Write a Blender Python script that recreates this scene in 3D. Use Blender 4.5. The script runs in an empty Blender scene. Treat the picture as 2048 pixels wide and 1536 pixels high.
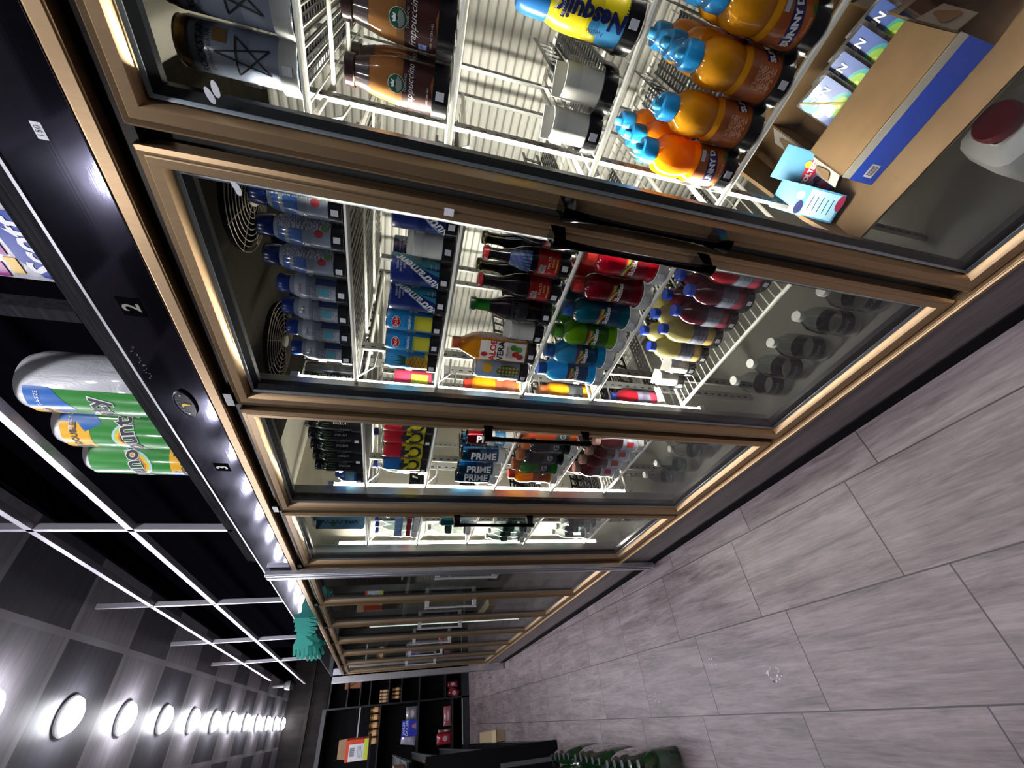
import bpy, bmesh, math, random
from mathutils import Vector, Matrix
random.seed(7)
SC = bpy.context.scene
COL = SC.collection
PI = math.pi
# ---------------------------------------------------------------- camera, world, exposure
F, PITCH, ROLL, YAW, EYE = 822.86, -0.2454, -0.0880, 0.7221, 1.4763
PHI = -0.0267                                   # the tiled floor and ceiling run 1.5 degrees off the cooler line
fw = Vector((math.sin(YAW)*math.cos(PITCH), math.cos(YAW)*math.cos(PITCH), math.sin(PITCH)))
rt = Vector((math.cos(YAW), -math.sin(YAW), 0)); up = rt.cross(fw)
cU = -(math.cos(ROLL)*up + math.sin(ROLL)*rt); cV = -(math.cos(ROLL)*rt - math.sin(ROLL)*up)
cam = bpy.data.objects.new('camera', bpy.data.cameras.new('camera')); COL.objects.link(cam)
cam.matrix_world = Matrix(((cU.x, -cV.x, -fw.x, 0), (cU.y, -cV.y, -fw.y, 0), (cU.z, -cV.z, -fw.z, EYE), (0, 0, 0, 1)))
cam.data.sensor_width = 36; cam.data.sensor_fit = 'HORIZONTAL'; cam.data.lens = 36*F/2048
cam.data.clip_start = 0.02
SC.camera = cam
w = bpy.data.worlds.new('world'); SC.world = w; w.use_nodes = True
w.node_tree.nodes['Background'].inputs[0].default_value = (0.5, 0.52, 0.6, 1)
w.node_tree.nodes['Background'].inputs[1].default_value = 0.05
SC.view_settings.view_transform = 'Standard'; SC.view_settings.look = 'None'
SC.view_settings.gamma = 1; SC.view_settings.use_curve_mapping = False
SC.view_settings.exposure = 0.0
LAMP = 112.0      # ceiling puck lamps
LED = 330.0       # cooler tubes
SC.cycles.use_denoising = True
SC.cycles.max_bounces = 10; SC.cycles.transparent_max_bounces = 24; SC.cycles.transmission_bounces = 6
SC.cycles.sample_clamp_indirect = 6.0
SC.cycles.caustics_reflective = False; SC.cycles.caustics_refractive = False

# ---------------------------------------------------------------- materials
MT = {}
def mat(name, col=(0.5, 0.5, 0.5), rough=0.5, metal=0.0, coat=0.0, emit=0, trans=0.0, spec=0.5, ior=1.45, aniso=0):
    if name in MT: return MT[name]
    m = bpy.data.materials.new(name); m.use_nodes = True; b = m.node_tree.nodes['Principled BSDF']
    b.inputs['Base Color'].default_value = (*col, 1); b.inputs['Roughness'].default_value = rough
    b.inputs['Metallic'].default_value = metal; b.inputs['Coat Weight'].default_value = coat
    b.inputs['Coat Roughness'].default_value = 0.06
    b.inputs['Transmission Weight'].default_value = trans; b.inputs['IOR'].default_value = ior
    b.inputs['Specular IOR Level'].default_value = spec
    if emit:
        b.inputs['Emission Color'].default_value = (*col, 1); b.inputs['Emission Strength'].default_value = emit
    MT[name] = m; return m
def nodes(m): return m.node_tree.nodes, m.node_tree.links, m.node_tree.nodes['Principled BSDF']
def N(m, t, **kw):
    n = m.node_tree.nodes.new(t)
    for k, v in kw.items():
        if k[0] == 'i' and k[1:].isdigit(): n.inputs[int(k[1:])].default_value = v
        else: setattr(n, k, v)
    return n
def math_n(m, op, a, b=None):
    n = m.node_tree.nodes.new('ShaderNodeMath'); n.operation = op
    for i, x in enumerate((a, b)):
        if x is None: continue
        if isinstance(x, (int, float)): n.inputs[i].default_value = x
        else: m.node_tree.links.new(x, n.inputs[i])
    return n.outputs[0]
def mixc(m, fac, a, b):
    n = m.node_tree.nodes.new('ShaderNodeMix'); n.data_type = 'RGBA'
    for i, x in ((0, fac), (6, a), (7, b)):
        if isinstance(x, (int, float)): n.inputs[i].default_value = x
        elif isinstance(x, tuple): n.inputs[i].default_value = (*x, 1)
        else: m.node_tree.links.new(x, n.inputs[i])
    return n.outputs[2]
def glass(name, tint=(1, 1, 1), rough=0.0, refl=1.0, ior=1.5):
    if name in MT: return MT[name]
    m = bpy.data.materials.new(name); m.use_nodes = True; nt = m.node_tree; nt.nodes.remove(nt.nodes['Principled BSDF'])
    out = nt.nodes['Material Output']; t = N(m, 'ShaderNodeBsdfTransparent'); t.inputs[0].default_value = (*tint, 1)
    g = N(m, 'ShaderNodeBsdfGlossy'); g.inputs['Roughness'].default_value = rough
    ge = N(m, 'ShaderNodeNewGeometry'); dt = N(m, 'ShaderNodeVectorMath', operation='DOT_PRODUCT')
    nt.links.new(ge.outputs['Incoming'], dt.inputs[0]); nt.links.new(ge.outputs['Normal'], dt.inputs[1])
    c_ = math_n(m, 'SUBTRACT', 1.0, math_n(m, 'MINIMUM', math_n(m, 'ABSOLUTE', dt.outputs['Value']), 1.0)); f0 = ((ior-1)/(ior+1))**2
    k = math_n(m, 'MINIMUM', math_n(m, 'MULTIPLY', math_n(m, 'ADD', math_n(m, 'MULTIPLY', math_n(m, 'POWER', c_, 5.0), 1-f0), f0), refl), 1.0)
    x = N(m, 'ShaderNodeMixShader'); nt.links.new(k, x.inputs[0]); nt.links.new(t.outputs[0], x.inputs[1]); nt.links.new(g.outputs[0], x.inputs[2])
    nt.links.new(x.outputs[0], out.inputs[0]); MT[name] = m; return m
def noise(m, scale, vec=None, detail=4, rough=0.5, dist=0):
    n = N(m, 'ShaderNodeTexNoise'); n.inputs['Scale'].default_value = scale; n.inputs['Detail'].default_value = detail
    n.inputs['Roughness'].default_value = rough; n.inputs['Distortion'].default_value = dist
    if vec is not None: m.node_tree.links.new(vec, n.inputs['Vector'])
    return n.outputs['Fac']
def objco(m, scale=None):
    c = N(m, 'ShaderNodeTexCoord').outputs['Object']
    if scale is None: return c
    mp = N(m, 'ShaderNodeMapping'); mp.inputs['Scale'].default_value = scale; m.node_tree.links.new(c, mp.inputs['Vector']); return mp.outputs[0]
def ramp(m, fac, p0, p1, c0=(0, 0, 0), c1=(1, 1, 1)):
    r = N(m, 'ShaderNodeValToRGB'); r.color_ramp.elements[0].position = p0; r.color_ramp.elements[1].position = p1
    r.color_ramp.elements[0].color = (*c0, 1); r.color_ramp.elements[1].color = (*c1, 1)
    m.node_tree.links.new(fac, r.inputs[0]); return r.outputs[0]
def bump(m, h, s=0.2, d=0.002):
    b = N(m, 'ShaderNodeBump'); b.inputs['Strength'].default_value = s; b.inputs['Distance'].default_value = d
    m.node_tree.links.new(h, b.inputs['Height']); m.node_tree.links.new(b.outputs[0], m.node_tree.nodes['Principled BSDF'].inputs['Normal'])

gold = mat('anodised_gold', (0.40, 0.255, 0.125), 0.36, 0.85)
nz = noise(gold, 160, objco(gold, (1, 1, .06)), 2); nodes(gold)[1].new(mixc(gold, nz, (0.43, 0.285, 0.155), (0.52, 0.36, 0.205)), nodes(gold)[2].inputs['Base Color'])
silver = mat('brushed_aluminium', (0.62, 0.62, 0.66), 0.3, 0.9)
bump(silver, noise(silver, 90, objco(silver, (1, 1, .03)), 2), 0.08)
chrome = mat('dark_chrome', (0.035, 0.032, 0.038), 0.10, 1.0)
gapmetal = mat('shadow_gap_metal', (0.022, 0.018, 0.014), 0.35, 0.5)  # dark colour stands for the shadow in the gap round the doors
gasket = mat('black_gasket', (0.012, 0.013, 0.016), 0.32)
spacer = mat('bluish_spacer_bar', (0.42, 0.47, 0.52), 0.3, 0.75)
black = mat('black_plastic', (0.011, 0.011, 0.013), 0.22)
matteblack = mat('matte_black_board', (0.004, 0.004, 0.005), 0.75, spec=0.15)
void = mat('dark_void_black', (0.0018, 0.0018, 0.003), 1.0, spec=0.0)  # near-black stands in for unlit space, not a paint
whitecoat = mat('white_coated_wire', (0.74, 0.72, 0.64), 0.35, 0, 0.3)
cream = mat('cream_cooler_wall', (0.62, 0.59, 0.50), 0.45, 0.1)
nodes(cream)[1].new(ramp(cream, noise(cream, 5, objco(cream), 6), 0.3, 0.75, (0.50, 0.47, 0.39), (0.66, 0.63, 0.54)), nodes(cream)[2].inputs['Base Color'])
ribbed = mat('ribbed_white_panel', (0.66, 0.64, 0.58), 0.4)
rw = N(ribbed, 'ShaderNodeTexWave'); rw.inputs['Scale'].default_value = 11; rw.bands_direction = 'Z'; nodes(ribbed)[1].new(objco(ribbed), rw.inputs[0])
nodes(ribbed)[1].new(ramp(ribbed, rw.outputs['Fac'], 0.02, 0.25, (0.25, 0.24, 0.21), (0.68, 0.66, 0.60)), nodes(ribbed)[2].inputs['Base Color']); bump(ribbed, rw.outputs['Fac'], 0.5, 0.01)
oldmetal = mat('evaporator_metal', (0.012, 0.011, 0.008), 0.75, 0.0, spec=0.02)
bump(oldmetal, noise(oldmetal, 220, objco(oldmetal), 3), 0.25, 0.001)
galv = mat('galvanised_steel', (0.42, 0.42, 0.40), 0.35, 0.8)
sill = mat('dark_cooler_deck', (0.16, 0.155, 0.14), 0.4, 0.4)
clearp = glass('clear_plastic', (0.97, 0.975, 0.975), 0.05, 1.3, 1.45)
clearb = glass('clear_bottle_plastic', (0.78, 0.83, 0.85), 0.02, 2.2, 1.5)
pane = glass('cooler_glass', (0.96, 0.97, 0.965), 0.0, 0.75, 1.5)
film = glass('shrink_film', (0.9, 0.92, 0.92), 0.1, 3.0, 1.5)
led = mat('led_tube', (1.0, 0.97, 0.86), 0.5, emit=LED)
leddim = mat('dim_led_tube', (0.85, 1.0, 0.95), 0.5, emit=1.4)
lampm = mat('ceiling_lamp_glow', (0.93, 0.93, 1.0), 0.5, emit=LAMP)
white = mat('white_print', (0.85, 0.85, 0.87), 0.45)
paper = mat('paper_tag', (0.72, 0.72, 0.78), 0.6)
ink = mat('black_ink', (0.015, 0.015, 0.02), 0.5)
goldfoil = mat('gold_foil', (0.62, 0.42, 0.10), 0.25, 0.9)
paleink = mat('pale_number', (0.30, 0.29, 0.24), 0.3, 0.4)
kraft = mat('kraft_cardboard', (0.40, 0.25, 0.125), 0.7)
nodes(kraft)[1].new(ramp(kraft, noise(kraft, 9, objco(kraft), 5), 0.25, 0.8, (0.145, 0.085, 0.038), (0.21, 0.13, 0.062)), nodes(kraft)[2].inputs['Base Color'])
# glossy black laminate fascia
lam = mat('black_gloss_laminate', (0.27, 0.27, 0.36), 0.05, 1.0)
bump(lam, noise(lam, 1, objco(lam, (1, 2, 420)), 2), 0.012, 0.002)
sc_ = ramp(lam, noise(lam, 260, objco(lam, (1, .25, .05)), 3), 0.60, 0.72); 
lr = math_n(lam, 'MULTIPLY_ADD', noise(lam, 3, objco(lam), 3), 0.06); lr.node.inputs[2].default_value = 0.03
nodes(lam)[1].new(lr, nodes(lam)[2].inputs['Roughness'])
# grey wood-look boards
def woodgrey(name, c0, c1, sc=(6, 1.0, 30), rough=0.45, spec=0.12):
    m = mat(name, c0, rough, spec=spec); n = noise(m, 4, objco(m, sc), 7, 0.65, 0.6)
    nodes(m)[1].new(ramp(m, n, 0.3, 0.72, c0, c1), nodes(m)[2].inputs['Base Color']); bump(m, n, 0.12); return m
rackwood = woodgrey('grey_woodgrain_rail', (0.010, 0.010, 0.012), (0.034, 0.033, 0.038), (30, 1.2, 30), 0.9, 0.0)
endwood = woodgrey('dark_plank_wall', (0.007, 0.006, 0.0055), (0.020, 0.017, 0.016), (2.5, 20, .6), 0.8)
# floor tiles
tile = mat('wood_look_floor_tile', (0.3, 0.26, 0.27), 0.42)
def tile_setup(m, shift=True, cA=(0.10, 0.076, 0.078), cB=(0.335, 0.275, 0.280)):
    nd, ln, b = nodes(m); o = objco(m); s = N(m, 'ShaderNodeSeparateXYZ'); ln.new(o, s.inputs[0])
    c = N(m, 'ShaderNodeCombineXYZ')
    ln.new(math_n(m, 'ADD', s.outputs[1], -0.9851 + 6.1), c.inputs[0]); ln.new(math_n(m, 'ADD', s.outputs[0], 0.0912 + 6.1), c.inputs[1])
    br = N(m, 'ShaderNodeTexBrick'); br.offset = 0.2112; br.offset_frequency = 2; br.squash = 1.0
    br.inputs['Scale'].default_value = 1; br.inputs['Mortar Size'].default_value = 0.0022; br.inputs['Mortar Smooth'].default_value = 0.0
    br.inputs['Brick Width'].default_value = 0.61; br.inputs['Row Height'].default_value = 0.305; br.inputs['Bias'].default_value = 0
    br.inputs['Color1'].default_value = (0, 0, 0, 1); br.inputs['Color2'].default_value = (1, 1, 1, 1); br.inputs['Mortar'].default_value = (0.5, 0.5, 0.5, 1)
    ln.new(c.outputs[0], br.inputs['Vector'])
    # grain runs along each tile; every tile gets its own slice of it
    g = N(m, 'ShaderNodeCombineXYZ'); ln.new(math_n(m, 'MULTIPLY', s.outputs[0], 15.0), g.inputs[0]); ln.new(math_n(m, 'MULTIPLY', s.outputs[1], 1.3), g.inputs[1])
    sb = N(m, 'ShaderNodeSeparateColor'); ln.new(br.outputs['Color'], sb.inputs[0]); ln.new(math_n(m, 'MULTIPLY', sb.outputs[0], 40.0), g.inputs[2])
    n1 = noise(m, 1.6, g.outputs[0], 9, 0.72, 0.8); n2 = noise(m, 9.0, g.outputs[0], 3, 0.6, 0.0)
    n3 = noise(m, 3.5, o, 5, 0.6)
    f = math_n(m, 'ADD', math_n(m, 'MULTIPLY', n1, 0.6), math_n(m, 'ADD', math_n(m, 'MULTIPLY', n2, 0.2), math_n(m, 'MULTIPLY', n3, 0.2)))
    base = ramp(m, f, 0.38, 0.60, cA, cB)
    tone = mixc(m, math_n(m, 'MULTIPLY', sb.outputs[0], 0.25), base, (0.17, 0.14, 0.14))
    fin = mixc(m, br.outputs['Fac'], tone, (0.045, 0.035, 0.035))
    # scattered dark specks and pale scuffs
    v = N(m, 'ShaderNodeTexVoronoi'); v.inputs['Scale'].default_value = 2.3; ln.new(o, v.inputs['Vector'])
    sp = math_n(m, 'LESS_THAN', math_n(m, 'ADD', v.outputs['Distance'], math_n(m, 'MULTIPLY', noise(m, 60, o), 0.02)), 0.026)
    fin = mixc(m, sp, fin, (0.03, 0.025, 0.03))
    ln.new(fin, b.inputs['Base Color'])
    rg = math_n(m, 'MULTIPLY_ADD', n3, 0.25); rg.node.inputs[2].default_value = 0.28
    ln.new(rg, b.inputs['Roughness'])
    hh = math_n(m, 'SUBTRACT', math_n(m, 'MULTIPLY', n1, 0.25), br.outputs['Fac']); bump(m, hh, 0.35, 0.0015)
tile_setup(tile)
kick = mat('tiled_kick_plate', (0.12, 0.10, 0.1), 0.3)
kn = noise(kick, 2, objco(kick, (1, 1.2, 14)), 8, 0.7, .6); nodes(kick)[1].new(ramp(kick, kn, 0.35, 0.68, (0.10, 0.078, 0.078), (0.22, 0.18, 0.18)), nodes(kick)[2].inputs['Base Color'])
# ceiling checker
ceil = mat('checkered_ceiling_tile', (0.05, 0.05, 0.05), 0.5)
def ceil_setup(m):
    nd, ln, b = nodes(m); o = objco(m); s = N(m, 'ShaderNodeSeparateXYZ'); ln.new(o, s.inputs[0])
    u = math_n(m, 'DIVIDE', math_n(m, 'ADD', s.outputs[0], -0.49 + 12.2), 0.61); v = math_n(m, 'DIVIDE', math_n(m, 'ADD', s.outputs[1], -2.803 + 12.2), 0.61)
    ck = math_n(m, 'MODULO', math_n(m, 'ADD', math_n(m, 'FLOOR', u), math_n(m, 'FLOOR', v)), 2)
    def edge(x): return math_n(m, 'LESS_THAN', math_n(m, 'ABSOLUTE', math_n(m, 'SUBTRACT', math_n(m, 'FRACT', math_n(m, 'ADD', x, 0.5)), 0.5)), 0.026)
    ed = math_n(m, 'MAXIMUM', edge(u), edge(v))
    n = noise(m, 3, objco(m, (1, 9, 1)), 8, 0.7, 0.5)
    li = ramp(m, n, 0.3, 0.75, (0.21, 0.195, 0.215), (0.37, 0.34, 0.37)); dk = ramp(m, n, 0.3, 0.75, (0.06, 0.057, 0.068), (0.105, 0.10, 0.115))
    ln.new(mixc(m, ed, mixc(m, ck, li, dk), (0.34, 0.32, 0.35)), b.inputs['Base Color']); bump(m, ed, 0.4, 0.004)
ceil_setup(ceil)
fine = mat('fine_print', (0.6, 0.62, 0.66), 0.35, coat=0.5)
def fine_setup(m, bg=(0.62, 0.64, 0.70), fg=(0.05, 0.06, 0.10)):
    nd, ln, b = nodes(m); o = objco(m); s = N(m, 'ShaderNodeSeparateXYZ'); ln.new(o, s.inputs[0])
    row = math_n(m, 'MULTIPLY', s.outputs[2], 420.0)
    r = math_n(m, 'LESS_THAN', math_n(m, 'FRACT', row), 0.5)
    c = N(m, 'ShaderNodeCombineXYZ'); ln.new(math_n(m, 'MULTIPLY', s.outputs[0], 240.0), c.inputs[0]); ln.new(math_n(m, 'MULTIPLY', s.outputs[1], 240.0), c.inputs[1]); ln.new(math_n(m, 'MULTIPLY', math_n(m, 'FLOOR', row), 7.7), c.inputs[2])
    g = math_n(m, 'GREATER_THAN', noise(m, 1.0, c.outputs[0], 1), 0.45)
    ln.new(mixc(m, math_n(m, 'MULTIPLY', r, g), bg, fg), b.inputs['Base Color'])
fine_setup(fine)
def finem(name, bg, fg):
    m = mat(name, bg, 0.4, coat=0.4)
    if name not in FM: fine_setup(m, bg, fg); FM.add(name)
    return m
FM = set()

# ---------------------------------------------------------------- mesh building
class MB:
    def __init__(s): s.v = []; s.f = []; s.m = []; s.sm = []
    def add(s, vs, fs, mi=0, sm=False, M=None):
        o = len(s.v); s.v += [tuple(M @ Vector(p)) if M else tuple(p) for p in vs]
        for f in fs: s.f.append([i+o for i in f]); s.m.append(mi); s.sm.append(sm)
        return s
    def box(s, x0, x1, y0, y1, z0, z1, mi=0, M=None):
        return s.add([(x0,y0,z0),(x1,y0,z0),(x1,y1,z0),(x0,y1,z0),(x0,y0,z1),(x1,y0,z1),(x1,y1,z1),(x0,y1,z1)],
            [(0,3,2,1),(4,5,6,7),(0,1,5,4),(1,2,6,5),(2,3,7,6),(3,0,4,7)], mi, False, M)
    def tube(s, pts, r, n=8, mi=0, closed=False):
        pts = [Vector(p) for p in pts]; vs = []; fs = []; L = len(pts); prev = None
        for i, p in enumerate(pts):
            d = (pts[(i+1) % L] - pts[i-1]) if closed else (pts[min(i+1, L-1)] - pts[max(i-1, 0)])
            d.normalize(); a = prev if prev and abs(prev.dot(d)) < .95 else (Vector((0, 0, 1)) if abs(d.z) < 0.9 else Vector((1, 0, 0)))
            e = (a - d*a.dot(d)).normalized(); g = d.cross(e); prev = e
            for k in range(n):
                t = 2*PI*k/n; vs.append(p + e*(r*math.cos(t)) + g*(r*math.sin(t)))
        for i in range(L if closed else L-1):
            j = (i+1) % L
            for k in range(n): fs.append((i*n+k, i*n+(k+1) % n, j*n+(k+1) % n, j*n+k))
        if not closed: fs += [tuple(range(n-1, -1, -1)), tuple((L-1)*n+k for k in range(n))]
        return s.add(vs, fs, mi, True)
    def lathe(s, prof, n=24, mi=0, a0=0.0, a1=2*PI, c=(0, 0, 0), M=None, ry=1.0, sq=None):
        full = abs(a1-a0-2*PI) < 1e-6; k = n if full else n+1; vs = []; fs = []
        for r, z in prof:
            for i in range(k):
                t = a0+(a1-a0)*i/n; q = r if not sq else r*(abs(math.cos(t))**sq+abs(math.sin(t))**sq)**(-1/sq)
                vs.append((c[0]+q*math.cos(t), c[1]+ry*q*math.sin(t), c[2]+z))
        o = len(s.f)
        for j in range(len(prof)-1):
            for i in range(n):
                i2 = (i+1) % k; fs.append((j*k+i, j*k+i2, (j+1)*k+i2, (j+1)*k+i))
        s.add(vs, fs, mi, True, M)
        return s
    def poly(s, pts, axis, d0, d1, mi=0, M=None):
        """extrude a 2-d outline: axis 'x' -> pts are (y,z), 'y' -> (x,z), 'z' -> (x,y)"""
        def P(p, d): return (d, p[0], p[1]) if axis == 'x' else ((p[0], d, p[1]) if axis == 'y' else (p[0], p[1], d))
        n = len(pts); vs = [P(p, d0) for p in pts] + [P(p, d1) for p in pts]
        fs = [tuple(range(n)), tuple(range(2*n-1, n-1, -1))] + [(i, i+n, (i+1) % n+n, (i+1) % n) for i in range(n)]
        return s.add(vs, fs, mi, False, M)
    def mesh(s, name, mats):
        me = bpy.data.meshes.new(name); me.from_pydata(s.v, [], s.f)
        for m in (mats if isinstance(mats, (list, tuple)) else [mats]): me.materials.append(m)
        me.polygons.foreach_set('material_index', s.m); me.polygons.foreach_set('use_smooth', s.sm)
        bm = bmesh.new(); bm.from_mesh(me); bmesh.ops.recalc_face_normals(bm, faces=bm.faces); bm.to_mesh(me); bm.free()
        me.update()
        try: me.set_sharp_from_angle(angle=math.radians(38))
        except Exception: pass
        return me
    def obj(s, name, mats, parent=None, bevel=0):
        o = bpy.data.objects.new(name, s.mesh(name, mats)); COL.objects.link(o)
        if parent: o.parent = parent
        if bevel:
            b = o.modifiers.new('bevel', 'BEVEL'); b.width = bevel; b.segments = 2; b.limit_method = 'ANGLE'; b.angle_limit = math.radians(50)
        return o
def tag(o, label=None, cat=None, group=None, kind=None):
    if label: o['label'] = label
    if cat: o['category'] = cat
    if group: o['group'] = group
    if kind: o['kind'] = kind
    return o
def thing(name, label, cat, loc=(0, 0, 0), rz=0, group=None):
    o = bpy.data.objects.new(name, None); COL.objects.link(o); o.location = loc; o.rotation_euler = (0, 0, rz)
    o.empty_display_size = 0.05
    return tag(o, label, cat, group)
def copy_tree(o, parent=None):
    c = o.copy(); COL.objects.link(c)
    if parent: c.parent = parent
    for ch in o.children: copy_tree(ch, c)
    return c
TX = {}
def text_mesh(s, size, align='CENTER', shear=0, bold=0.0):
    k = (s, size, align, shear, bold)
    if k in TX: return TX[k]
    cu = bpy.data.curves.new('t', 'FONT'); cu.body = s; cu.size = size; cu.align_x = align; cu.align_y = 'CENTER'; cu.resolution_u = 2; cu.shear = shear; cu.offset = bold
    o = bpy.data.objects.new('t', cu); COL.objects.link(o)
    dg = bpy.context.evaluated_depsgraph_get(); me = bpy.data.meshes.new_from_object(o.evaluated_get(dg))
    bm = bmesh.new(); bm.from_mesh(me)
    xs = [v.co.x for v in bm.verts]; 
    r = ([v.co.copy() for v in bm.verts], [tuple(v.index for v in f.verts) for f in bm.faces], (min(xs), max(xs)))
    bm.free(); bpy.data.objects.remove(o); bpy.data.meshes.remove(me); bpy.data.curves.remove(cu)
    TX[k] = r; return r
def flat_text(mb, s, size, M, mi=0, **kw):
    v, f, _ = text_mesh(s, size, **kw); mb.add([(p.x, p.y, 0) for p in v], f, mi, False, M)
def plane_mx(origin, xdir, ydir):
    x = Vector(xdir).normalized(); y = Vector(ydir).normalized(); z = x.cross(y); o = Vector(origin)
    return Matrix(((x.x, y.x, z.x, o.x), (x.y, y.y, z.y, o.y), (x.z, y.z, z.z, o.z), (0, 0, 0, 1)))
def wrap_geo(mb, v, f, r, zc, rot=0, off=0, mi=0, lift=0.0012):
    """a flat outline bent round an upright cylinder, centred on local -x; rot in degrees, off = shift round the side"""
    bm = bmesh.new(); R = Matrix.Rotation(math.radians(rot), 2)
    vs = [bm.verts.new((*(R @ Vector((p[0], p[1]))), 0)) for p in v]
    for q in f:
        try: bm.faces.new([vs[i] for i in q])
        except ValueError: pass
    xs = [p.co.x for p in bm.verts]
    if not xs: bm.free(); return
    x = min(xs)+0.006
    while x < max(xs):
        bmesh.ops.bisect_plane(bm, geom=bm.verts[:]+bm.edges[:]+bm.faces[:], plane_co=(x, 0, 0), plane_no=(1, 0, 0)); x += 0.006
    bm.verts.index_update(); rr = r if callable(r) else (lambda z: r); pts = []
    for p in bm.verts:
        z = zc+p.co.y; q = rr(z)+lift; t = PI+(p.co.x+off)/q; pts.append((q*math.cos(t), q*math.sin(t), z))
    mb.add(pts, [tuple(u.index for u in g.verts) for g in bm.faces], mi, False); bm.free()
def wrap_text(mb, s, size, r, zc, rot=0, off=0, mi=0, lift=0.0012, **kw):
    v, f, _ = text_mesh(s, size, **kw); wrap_geo(mb, v, f, r, zc, rot, off, mi, lift)
def disc_geo(r, n=18, ry=None): return ([(r*math.cos(2*PI*i/n), (ry or r)*math.sin(2*PI*i/n)) for i in range(n)], [tuple(range(n))])
def rect_geo(w_, h, sh=0): return ([(-w_/2-sh, -h/2), (w_/2-sh, -h/2), (w_/2+sh, h/2), (-w_/2+sh, h/2)], [(0, 1, 2, 3)])
def arc_geo(r0, r1, a0, a1, n=12):
    v = []; 
    for i in range(n+1):
        t = math.radians(a0+(a1-a0)*i/n); v += [(r0*math.cos(t), r0*math.sin(t)), (r1*math.cos(t), r1*math.sin(t))]
    return v, [(2*i, 2*i+1, 2*i+3, 2*i+2) for i in range(n)]
def inst(name, me, parent=None, loc=(0, 0, 0), rz=0):
    o = bpy.data.objects.new(name, me); COL.objects.link(o); o.parent = parent; o.location = loc; o.rotation_euler = (0, 0, rz); return o

# ---------------------------------------------------------------- room shell
XC, W, Y0, ZT, ZB = 0.6925, 0.6296, 0.321, 1.885, 0.2255
XF = 0.6675                       # front of the outer door frames and fascia
def struct(mb, name, mats, **kw): return tag(mb.obj(name, mats, **kw), kind='structure')
fl = struct(MB().box(-3.2, 3.2, -3.0, 10.6, -0.05, 0), 'floor', tile); fl.rotation_euler = (0, 0, PHI)
def T2(u, v): return (math.cos(PHI)*u-math.sin(PHI)*v, math.sin(PHI)*u+math.cos(PHI)*v)
CZ = 2.983
ce = struct(MB().box(-3.2, 0.86, -3.0, 10.6, CZ, CZ+0.05), 'ceiling', ceil); ce.rotation_euler = (0, 0, PHI)
struct(MB().box(0.92, 2.6, -2.2, 10.0, CZ-0.02, CZ+0.06), 'ceiling_bulkhead', void)
struct(MB().box(2.25, 2.35, -2.2, 10.1, 0, CZ), 'wall_right', void)
struct(MB().box(1.02, 1.06, -0.9, 6.3, 2.06, CZ), 'void_backdrop', void)  # backdrop sheet, blackened to stand for the dark void behind the rack
struct(MB().box(-2.9, 2.4, 9.35, 9.45, 0, CZ), 'wall_end', endwood)
struct(MB().box(-2.9, -2.8, -2.6, 9.4, 0, CZ), 'wall_left', mat('charcoal_wall', (0.020, 0.019, 0.022), 0.7))
struct(MB().box(-2.9, 2.4, -2.6, -2.5, 0, CZ), 'wall_back', mat('charcoal_wall', (0.020, 0.019, 0.022), 0.7))
# ceiling lamps: one surface puck per tile along the aisle
lm_base = MB().lathe([(0, 0), (0.082, 0), (0.087, -0.012), (0.079, -0.02), (0.0, -0.02)], 28).mesh('lamp_ring', mat('white_lamp_ring', (0.7, 0.7, 0.72), 0.4))
lm_glow = MB().lathe([(0.074, -0.0205), (0.070, -0.036), (0.050, -0.049), (0, -0.055)], 28).mesh('diffuser', lampm)
for i, v in enumerate([3.09+0.611*k for k in range(-9, 11)]):
    x, y = T2(0.18, v)
    where = ['out over the near floor', 'nearest the camera', 'second nearest', 'third from the near end', 'fourth from the near end', 'fifth from the near end', 'sixth from the near end', 'seventh from the near end', 'eighth from the near end', 'third from the far wall', 'second from the far wall', 'closest to the far wall'][max(0, min(11, i-8))]
    if i < 8: where = 'behind the camera, number %s back' % ['one', 'two', 'three', 'four', 'five', 'six', 'seven', 'eight'][7-i]
    t = thing('ceiling_lamp', 'round white ceiling lamp over the aisle, ' + where, 'lamp', (x, y, CZ), 0, 'round lamps along the aisle ceiling')
    inst('lamp_ring', lm_base, t); inst('diffuser', lm_glow, t)
# a parallel row over the neighbouring aisle, out of the picture to the left
for i, v in enumerate([3.09+0.611*k for k in (-5, -3, 0, 1, 2, 3, 4, 5, 6, 7, 8, 9)]):
    x, y = T2(-0.97, v); t = thing('ceiling_lamp', 'round white lamp over the left shelving, place %s' % 'one two three four five six seven eight nine ten eleven twelve thirteen fourteen'.split()[i], 'lamp', (x, y, CZ), 0, 'round lamps over the left shelving')
    inst('lamp_ring', lm_base, t); inst('diffuser', lm_glow, t)

# ---------------------------------------------------------------- coolers
def rect_frame(mb, x0, x1, y0, y1, z0, z1, wy0, wy1, wz0, wz1, mi=0):
    """picture-frame of four bars in the y-z plane"""
    mb.box(x0, x1, y0, y0+wy0, z0, z1, mi); mb.box(x0, x1, y1-wy1, y1, z0, z1, mi)
    mb.box(x0, x1, y0+wy0, y1-wy1, z0, z0+wz0, mi); mb.box(x0, x1, y0+wy0, y1-wy1, z1-wz1, z1, mi); return mb
def mitre_frame(mb, x0, x1, y0, y1, z0, z1, w_, prof):
    """moulded frame: prof is a list of (distance in from the outer edge, x) swept round the four mitred sides"""
    cs = lambda d: [(y0+d, z0+d), (y1-d, z0+d), (y1-d, z1-d), (y0+d, z1-d)]
    vs = []; fs = []; n = len(prof)
    for d, x in prof:
        for c in cs(d): vs.append((x, c[0], c[1]))
    for j in range(n-1):
        for k in range(4): fs.append((j*4+k, j*4+(k+1) % 4, (j+1)*4+(k+1) % 4, (j+1)*4+k))
    return mb.add(vs, fs)
brightchrome = mat('bright_chrome', (0.60, 0.60, 0.62), 0.25, 0.35)
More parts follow.
